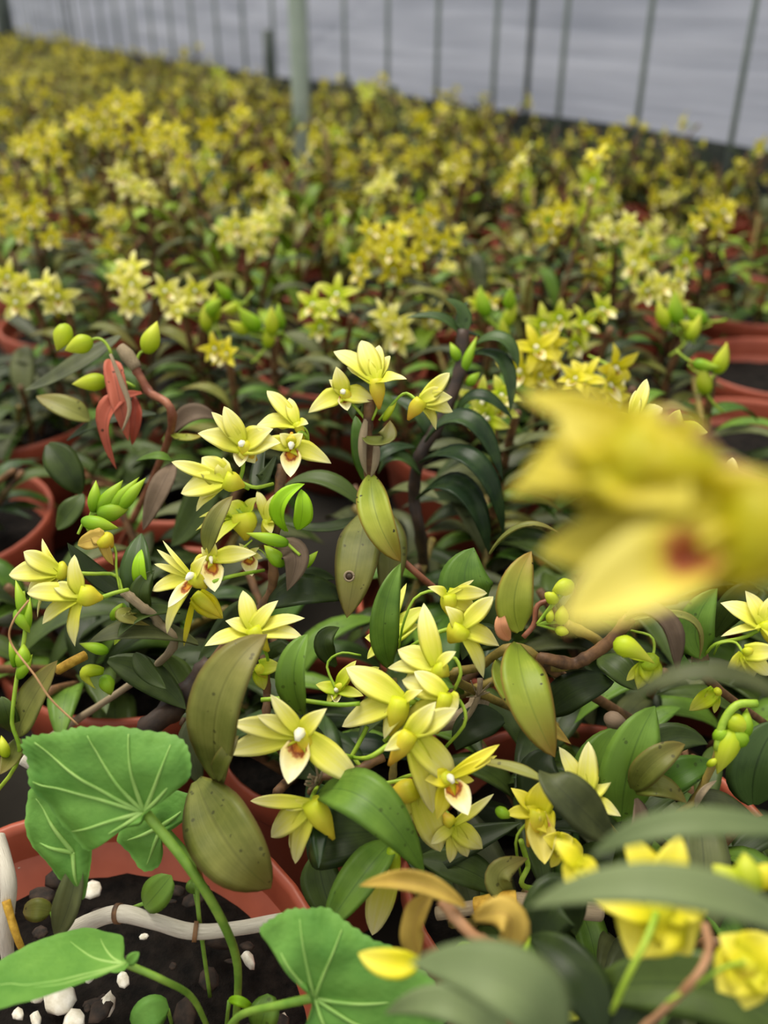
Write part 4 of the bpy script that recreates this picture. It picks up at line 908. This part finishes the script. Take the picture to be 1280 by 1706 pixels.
# ------------------------------------------------------------------ clusters of the middle distance that the photo shows one by one
CL = [((30, 478), 3, 42, 'petal', 'pair of soft-focus pale yellow flowers on an orchid at the left edge'), ((88, 492), 3, 30, 'petal', 'soft-focus yellow flowers just right of the left-edge pair, above the withered leaf'),
      ((212, 482), 4, 46, 'petal', 'soft-focus yellow orchid cluster above the withered red leaf'), ((296, 500), 4, 40, 'mentum', 'soft-focus peach-tinted orchid cluster left of the folded yellow buds'),
      ((350, 535), -3, 26, 'bud', 'orchid with yellow buds below the peach-tinted cluster'), ((392, 508), -2, 22, 'bud', 'orchid with two folded yellow buds, left of centre'),
      ((445, 558), -5, 36, 'bud_g', 'orchid with a bunch of lime-green buds behind the upright cane, left of it'), ((540, 520), 4, 44, 'petal_g', 'orchid with lime-green starry buds above the upright cane'),
      ((372, 590), 2, 20, 'petal_y', 'small orange-yellow flower pair in dark foliage left of the upright cane'), ((640, 425), 8, 62, 'petal_y', 'bright dense yellow orchid cluster in the middle behind the upright cane'),
      ((700, 385), 6, 50, 'petal_y', 'bright yellow orchid cluster touching the dense one in the middle'), ((412, 392), 5, 38, 'mentum', 'cream-yellow orchid cluster before dark red pots, left of middle'),
      ((650, 545), 3, 34, 'mentum', 'soft-focus yellow cluster directly behind the upright cane tip'), ((205, 300), 3, 26, 'petal', 'pale cream orchid pair, upper left'), ((245, 325), 2, 20, 'petal', 'pale cream single orchid flower right of the cream pair, upper left'),
      ((40, 370), 6, 60, 'petal_y', 'bright yellow cluster at the left edge, upper part'), ((160, 205), 6, 44, 'petal_y', 'bright yellow orchid cluster, upper left, middle of three'), ((70, 240), 6, 40, 'petal_y', 'bright yellow orchid cluster, upper left, nearest the left edge'),
      ((270, 235), 7, 48, 'petal_y', 'bright yellow orchid cluster, upper left, rightmost of three'), ((210, 180), 5, 36, 'petal_y', 'small bright cluster above the three bright ones, upper left'),
      ((1040, 395), 6, 50, 'mentum', 'cream-yellow orchid cluster above a red pot, right side'), ((920, 365), 4, 38, 'petal_y', 'yellow orchid cluster left of the cream one, right side'), ((1110, 490), 5, 40, 'petal', 'pale yellow-green orchid cluster below the red pots, right side'),
      ((1150, 545), -5, 44, 'bud', 'orchid with lime-yellow buds below the pale cluster, right side'), ((960, 540), 5, 60, 'petal_g', 'orchid with loose lime-green flowers right of the dark strap leaves'), ((830, 540), -4, 44, 'bud_g', 'orchid with lime-green buds beside the dark strap leaves'),
      ((905, 600), 5, 50, 'petal_y', 'yellow orchid cluster above the big blurred bloom'), ((820, 680), 4, 34, 'petal_g', 'lime-green orchid flowers right of the upright cane flowers'), ((765, 280), 4, 26, 'petal_y', 'small bright yellow cluster far back, centre right'),
      ((1180, 620), -3, 50, 'bud_g', 'orchid with green shoots left of the open red pot at the right edge'), ((1000, 640), 5, 50, 'petal_y', 'yellow orchid cluster behind the upper edge of the big blurred bloom'), ((1190, 360), 5, 40, 'petal_y', 'yellow orchid cluster at the right, above the long row of red pots'),
      ((615, 150), 3, 22, 'petal_g', 'tall orchid whose top stands out against the plastic wall, centre'), ((370, 135), 3, 22, 'petal_g', 'tall orchid whose top stands out against the plastic wall, left of the steel post')]
VAR = {k: [keep(vflower(50 + i, True, k if k != 'mentum' else 'petal', s, whole='lip')) for i, s in enumerate((1.0, .75))] for k in ('petal', 'petal_y', 'petal_g', 'mentum')}
rc = random.Random(5)
for (c, n, rad, m, lab) in CL:
    z = .255 if c[1] > 160 else .33
    if c[1] > 500: z = .24
    r = (c[1] - 853) / FPX; d = (CAMZ - z) / (.5 + .866 * r)
    top = pt(c[0], c[1], d)
    if c[1] <= 160: d = 1.75; top = pt(c[0], c[1], d)
    elif c[1] < 335 and c[0] < 400: d = 1.12 if c[1] < 280 else .95; top = pt(c[0], c[1], d)
    base = V((top.x + rc.uniform(-.02, .02), top.y + .03, SOIL)); P = Plant(base, lab)
    for q in range(2 if n > 3 else 1):
        tp = top + V((rc.uniform(-.01, .01) + q * .02, .008, -.006)); g = Geo()
        tube(g, [tp, tp.lerp(base, .5) + V((rc.uniform(-.008, .008), .005, 0)), base + V((q * .01, 0, -.004))], cane_r(.0028, 7), 7, 20); make('cane', g, M['cane_brown'], P.o, P.b)
        if c[1] > 300:
            for k in range(9):
                t = .25 + .08 * k; p = tp.lerp(base, t) - base; a = (k % 2) * math.pi + rc.uniform(-.7, .7)
                put(rc.choice(LV[rc.choice(('dark', 'grey', 'mid', 'olive'))]), P.o, p, orient_leaf(V((math.cos(a), math.sin(a), rc.uniform(0, .7)))), rc.uniform(.8, 1.1))
    R3 = rad * d / FPX
    for k in range(abs(n)):
        a = k * 2.4 + rc.uniform(-.4, .4); rr_ = R3 * math.sqrt((k + .3) / abs(n)) * .95
        p = top + CX * (rr_ * math.cos(a)) + CU * (rr_ * math.sin(a) * .8) + CB * rc.uniform(-.3, .4) * R3
        dd = (CX * rc.uniform(-.7, .7) + CU * rc.uniform(-.5, .4) + CB * 1.0).normalized()
        if n < 0: put(BUDS[k % 2], P.o, p - base, orient(CX * rc.uniform(-1, 1) + CU * rc.uniform(-.6, 1) + CB * .3), rc.uniform(1.0, 1.5))
        else: put(rc.choice(VAR[m]), P.o, p - base, orient(dd, V((rc.uniform(-.4, .4), 0, 1))), rc.uniform(.85, 1.1))
        g = Geo(); tube(g, [p - CB * .01, (p + top) * .5 - CB * .014, top - CB * .008], .0008, 5, 5); make('flower_stalk', g, M['stem_green'], P.o, P.b)

# ------------------------------------------------------------------ weeds with heart-shaped leaves
def weed_leaf(par, org, outline, J, tips, dfun, mat='weed', teeth=46, bulge=.004, tooth=.03, vein=True, vw=.0011):
    """outline, J, tips in pixels; dfun(x, y) gives the depth of the leaf's plane"""
    m = teeth * 4; O = [V((x, y, 0)) for x, y in outline]; n = len(O); out = []
    for i in range(m):
        s = i / m * n; k = int(s); t = s - k; a, b, c, d = O[k - 1], O[k % n], O[(k + 1) % n], O[(k + 2) % n]
        q = .5 * ((2 * b) + (c - a) * t + (2 * a - 5 * b + 4 * c - d) * t * t + (3 * b - a - 3 * c + d) * t ** 3)
        ph = (i % 4) / 4; out.append((q, (q - V((J[0], J[1], 0))) * tooth * (0.5 - abs(ph - .45) * 1.6)))
    rings = 10; v = []; uv = []
    def P(x, y, s, off=0):
        wav = noise.noise(V((x * .02, y * .02, 1))) * .0035
        base = pt(x, y, dfun(x, y)); return base + CB * (bulge * math.sin(math.pi * min(1, s * 1.0)) + wav * s + off)
    Jv = V((J[0], J[1], 0)); g = Geo()
    for lay in (0, 1):
        off = 0 if lay == 0 else -.0007
        v.append(P(J[0], J[1], 0, off)); uv.append((.5, .5))
        for r in range(1, rings + 1):
            s = r / rings
            for q in out:
                x = Jv.lerp(q[0], s) + q[1] * s ** 8; v.append(P(x.x, x.y, s, off if r < rings else -.0002)); uv.append((s, .5))
    f = []; N = 1 + rings * m
    for lay in (0, 1):
        o = lay * N
        for j in range(m):
            a, b = o + 1 + j, o + 1 + (j + 1) % m; f.append((o, b, a) if lay == 0 else (o, a, b))
            for r in range(1, rings):
                a, b = o + 1 + (r - 1) * m + j, o + 1 + (r - 1) * m + (j + 1) % m; c, d = a + m, b + m
                f.append((a, b, d, c) if lay == 0 else (a, c, d, b))
    o1 = 1 + (rings - 1) * m
    for j in range(m):
        a, b = o1 + j, o1 + (j + 1) % m; f.append((a, b, b + N, a + N))
    g.add(v, f, uv); lf = make('leaf', g, M[mat], par, org)
    if vein:
        gv = Geo()
        for (tx, ty), bend in tips:
            mx, my = (J[0] + tx) / 2 + bend * (ty - J[1]), (J[1] + ty) / 2 - bend * (tx - J[0])
            c = [V((J[0], J[1], 0)) * (1 - t) ** 2 + V((mx, my, 0)) * 2 * t * (1 - t) + V((tx, ty, 0)) * t * t for t in [i / 10 for i in range(11)]]
            tube(gv, [P(q.x, q.y, i / 10 * .9, .0001) for i, q in enumerate(c)], lambda t: vw * (1 - .75 * t), 6, 20)
        make('leaf_veins', gv, M['weed_vein'], lf, org)
    return lf
def stalk(par, org, pts, w, m='weed_stem', name='leaf_stalk'):
    P = [pt(*p) for p in pts]; dm = sum(p[2] for p in pts) / len(pts); g = Geo(); tube(g, P, [w * dm / FPX / 2, w * dm / FPX / 2 * .8], 10, 20); return make(name, g, M[m], par, org)
def weed(base, lab): return thing('violet_weed', lab, 'weed', V(base))
b1 = V((-.070, .185, SOIL)); w1 = weed(b1, 'weed with a large heart-shaped bright green leaf in the wide pot, lower left')
weed_leaf(w1, b1, [(38, 1236), (58, 1224), (100, 1218), (132, 1211), (185, 1210), (240, 1218), (292, 1228), (314, 1250), (318, 1290), (296, 1316), (262, 1340), (246, 1352), (236, 1372), (205, 1382), (160, 1412), (138, 1418), (100, 1372), (52, 1312), (42, 1270)], (241, 1352),
          [((62, 1234), .05), ((150, 1222), .06), ((215, 1222), .04), ((285, 1240), -.04), ((296, 1290), -.05), ((58, 1300), -.04), ((120, 1385), -.06), ((170, 1392), 0)], lambda x, y: .325 + (y - 1300) * .00002 - (x - 180) * .00002, vw=.0010)
stalk(w1, b1, [(241, 1352, .325), (312, 1440, .325), (368, 1530, .335), (396, 1610, .35), (392, 1720, .365)], 17)
b2 = V((-.14, .225, SOIL)); w2 = weed(b2, 'weed leaf hanging in shade behind and below the large heart-shaped leaf')
weed_leaf(w2, b2, [(52, 1312), (90, 1310), (140, 1340), (150, 1400), (150, 1440), (148, 1462), (138, 1500), (120, 1480), (98, 1466), (80, 1440), (52, 1410), (44, 1360)], (122, 1420), [((60, 1330), 0), ((132, 1480), 0), ((62, 1400), 0)], lambda x, y: .345, teeth=26, bulge=.002)
stalk(w2, b2, [(122, 1420, .345), (118, 1500, .35), (100, 1560, .36), (96, 1610, .37)], 12)
w2l = Geo(); blade(w2l, [pt(95, 1560, .352), pt(120, 1490, .345), pt(128, 1430, .347)], 46 * .35 / FPX, cv(0, .3, 1), fold=.6, thick=.001); make('leaf_sheath', w2l, M['leaf_grey'], w2, b2)
b3 = V((-.11, .225, SOIL)); w3 = weed(b3, 'weed leaf half hidden behind the stalk of the large heart-shaped leaf')
weed_leaf(w3, b3, [(196, 1392), (240, 1350), (270, 1320), (318, 1325), (326, 1352), (300, 1372), (272, 1395), (270, 1425), (262, 1446), (240, 1450), (215, 1425)], (270, 1375), [((210, 1400), 0), ((245, 1440), 0), ((310, 1345), 0)], lambda x, y: .352, teeth=24, bulge=.002)
stalk(w3, b3, [(275, 1378, .352), (322, 1440, .357), (332, 1530, .362), (350, 1660, .372)], 9)
b4 = V((-.085, .165, SOIL)); w4 = weed(b4, 'weed with an edge-on pointed green leaf at the lower left corner')
weed_leaf(w4, b4, [(-60, 1640), (0, 1600), (60, 1570), (110, 1552), (150, 1546), (196, 1558), (204, 1578), (206, 1596), (215, 1606), (190, 1612), (150, 1608), (110, 1634), (60, 1655), (0, 1672), (-50, 1690)], (210, 1606), [((0, 1640), 0), ((120, 1565), .03), ((170, 1560), .04), ((60, 1640), 0)], lambda x, y: .31 + (1600 - y) * .00035, teeth=30, tooth=.012, vw=.0007)
stalk(w4, b4, [(210, 1606, .312), (270, 1632, .315), (320, 1662, .33), (350, 1720, .35)], 12)
g = Geo(); blade(g, [pt(212, 1606, .311), pt(222, 1596, .31), pt(232, 1586, .31)], .004, cv(0, .3, 1)); make('leaflet', g, M['weed'], w4, b4)
b5 = V((-.06, .15, SOIL)); w5 = weed(b5, 'weed with a broad bright green notched leaf at the bottom, left of centre')
weed_leaf(w5, b5, [(434, 1545), (448, 1532), (480, 1520), (512, 1514), (545, 1516), (580, 1540), (620, 1562), (660, 1580), (690, 1608), (725, 1640), (745, 1690), (720, 1740), (640, 1760), (560, 1760), (500, 1740), (512, 1700), (520, 1665), (505, 1620), (462, 1590), (442, 1566)], (524, 1662),
          [((500, 1530), 0), ((570, 1545), .03), ((690, 1655), -.05), ((650, 1720), 0), ((560, 1730), 0), ((455, 1558), 0)], lambda x, y: .30, vw=.0008)
stalk(w5, b5, [(524, 1662, .301), (460, 1676, .31), (400, 1692, .325), (370, 1730, .34)], 15)
# seedlings in the wide pot
for i, (P, wd, m, stem, lab) in enumerate(([[(240, 1512, .355), (262, 1488, .35), (286, 1458, .35)], 54, 'leaf_mid', [(240, 1505, .355), (200, 1520, .37)], 'round-leaved seedling touching the pale dead cane'],
        [[(86, 1520, .368), (62, 1516, .364), (38, 1520, .366)], 40, 'leaf_olive', [(86, 1520, .367), (95, 1560, .375)], 'seedling with one round olive leaf at the left of the wide pot'],
        [[(282, 1680, .35), (250, 1690, .345), (222, 1716, .345)], 56, 'weed', [(280, 1682, .35), (290, 1720, .37)], 'seedling with a pale green round leaf at the bottom edge'],
        [[(430, 1720, .345), (440, 1690, .34), (446, 1655, .345)], 50, 'leaf_mid', [(430, 1720, .345), (430, 1760, .36)], 'seedling beside the stalk of the broad notched leaf'],
        [[(380, 1668, .345), (400, 1668, .34), (424, 1684, .345)], 16, 'leaf_bright', [(382, 1668, .345), (376, 1720, .36)], 'tiny bright green seedling at the bottom edge'],
        [[(325, 1490, .365), (322, 1478, .36), (330, 1462, .365)], 26, 'leaf_mid', [(325, 1490, .365), (338, 1560, .378)], 'thin-stemmed seedling behind the long leaf stalk'])):
    b = ptz(stem[-1][0], stem[-1][1], SOIL); s_ = thing('seedling', lab, 'seedling', b)
    g = Geo(); blade(g, [pt(*q) for q in P], wd * .35 / FPX, cv(0, .4, .9), lambda t: math.sin(math.pi * min(1, t)) ** .5 if t < 1 else 0, fold=.15); make('leaf', g, M[m], s_, b)
    g = Geo(); tube(g, [pt(*stem[0]), pt(*stem[1]).lerp(b, .3), b], .0008, 6, 8); make('stem', g, M['weed_stem'], s_, b)

# ------------------------------------------------------------------ dead canes, threads, chips, stones
def dry(pts, w, lab, nodes, mat='cane_dry', patch=None):
    P = [pt(*p) for p in pts]; b = P[-1].copy(); dm = sum(p[2] for p in pts) / len(pts); o = thing('dead_cane', lab, 'dead cane', b)
    R = w * dm / FPX / 2; g = Geo(); tube(g, P, lambda t: R * (1.0 - .25 * t + .03 * math.sin(t * 22)), 14, 40); make('cane', g, M[mat], o, b)
    for (x, y, d) in nodes:
        q = pt(x, y, d); i = min(range(41), key=lambda k: (bez(P, 40)[k] - q).length); c = bez(P, 40); t = (c[min(i + 1, 40)] - c[max(i - 1, 0)]).normalized()
        g = Geo(); tube(g, [c[i] - t * .0009, c[i] + t * .0009], R * 1.1, 14, 3); make('cane_node', g, M['cane_brown'], o, b)
    if patch:
        c = bez(P, 40); g = Geo(); tube(g, c[patch[0]:patch[1]], R * 1.07, 14, 20); make('bark_patch', g, M['yellow_rot'], o, b)
dry([(110, 1560, .365), (150, 1536, .36), (200, 1522, .355), (260, 1536, .355), (322, 1552, .357), (400, 1546, .36), (472, 1532, .365)], 30, 'pale bent dead cane lying across the dark soil, lower left', [(200, 1522, .355), (322, 1552, .357)])
dry([(-6, 1395, .365), (14, 1470, .355), (10, 1560, .36), (20, 1640, .375)], 28, 'pale dead cane standing at the left edge of the wide pot', [])
dry([(1000, 1520, .35), (930, 1512, .345), (860, 1500, .34), (800, 1510, .345), (728, 1522, .35)], 30, 'short dead cane with a yellow-brown patch, bottom right of centre', [(880, 1502, .342)], mat='sheath', patch=(20, 32))
dry([(40, 1262, .40), (90, 1290, .40), (130, 1310, .40)], 26, 'grey broken dead cane behind the large heart-shaped leaf', [])
dry([(800, 1165, .40), (770, 1195, .40), (700, 1210, .405)], 34, 'grey fibrous dead cane in shade right of the large cluster', [], mat='sheath')
dry([(10, 1500, .352), (28, 1560, .352), (40, 1585, .358)], 14, 'orange-brown shrivelled twig by the left edge dead cane', [], mat='yellow_rot')
th = Geo(); tube(th, [pt(x, y, d) for x, y, d in ((48, 1000, .35), (22, 1035, .348), (18, 1070, .348), (58, 1125, .345), (85, 1165, .345), (130, 1208, .345))], .00045, 6, 30)
tag(make('dry_tendril', th, M['tan']), 'thin tan dry tendril hanging from the bud stalk at the left edge', 'tendril')
th = Geo(); tube(th, [pt(x, y, d) for x, y, d in ((672, 935, .42), (700, 960, .42), (730, 985, .43))], .0016, 6, 10); tag(make('dry_twig', th, M['cane_red']), 'red-brown twig slanting in shade behind the upright strap leaf', 'twig')
def blob(seed, r, flat=.7, n=8):
    q = random.Random(seed); g = Geo(); v = []; uv = []; rings = 6; ax = [q.uniform(.7, 1.3) for _ in range(3)]
    for i in range(rings + 1):
        for j in range(n):
            th_ = math.pi * i / rings; a = 2 * math.pi * j / n; p = V((math.sin(th_) * math.cos(a) * ax[0], math.sin(th_) * math.sin(a) * ax[1], math.cos(th_) * flat * ax[2]))
            p *= r * (1 + .35 * noise.noise(p * 1.7 + V((seed, 0, 0)))); v.append(p); uv.append((j / n, i / rings))
    f = [(i * n + j, (i + 1) * n + j, (i + 1) * n + (j + 1) % n, i * n + (j + 1) % n) for i in range(rings) for j in range(n)]
    return g.add(v, f, uv)
stones = [keep(make('perlite_stone', blob(i, .0042), M['stone'])) for i in range(4)]
rs = random.Random(9)
for i, (x, y, s) in enumerate([(100, 1665, 1.5), (178, 1674, 1.1), (152, 1482, 1.0), (64, 1660, .9), (124, 1700, .9), (415, 1600, .9), (205, 1632, .6), (300, 1690, .5), (30, 1690, .6), (60, 1700, .7), (240, 1560, .4), (470, 1700, .7), (455, 1480, .4), (150, 1630, .5), (30, 1440, .5)]):
    c = copy_tree(stones[i % 4]); p = ptz(x, y, SOIL + .003); c.location = p; c.scale = (s * rs.uniform(.7, 1), s * rs.uniform(.9, 1.3), s); c.rotation_euler = (0, 0, rs.uniform(0, 6))
    tag(c, 'white perlite granule lying on the dark soil of the wide pot', 'stone', 'white granules on the soil of the wide pot')
chips = [keep(make('bark_chip', blob(20 + i, .006, .35), M['bark'])) for i in range(4)]
for i in range(70):
    a = rs.uniform(0, 6.28); r = .096 * math.sqrt(rs.random()); c = copy_tree(chips[i % 4]); c.location = (-.125 + r * math.cos(a), .195 + r * math.sin(a), SOIL + .004); s = rs.uniform(.35, 1.1)
    c.scale = (s, s * rs.uniform(.5, 1), s); c.rotation_euler = (rs.uniform(-.4, .4), rs.uniform(-.4, .4), rs.uniform(0, 6)); tag(c, 'small dark bark chip on the soil of the wide pot', 'bark chip', 'bark chips on the soil of the wide pot')

# ------------------------------------------------------------------ drop the prototypes
for h in HIDE:
    for c in KIDS.get(h.name, ()):
        for d in KIDS.get(c.name, ()):
            for e in KIDS.get(d.name, ()): bpy.data.objects.remove(e)
            bpy.data.objects.remove(d)
        bpy.data.objects.remove(c)
    bpy.data.objects.remove(h)
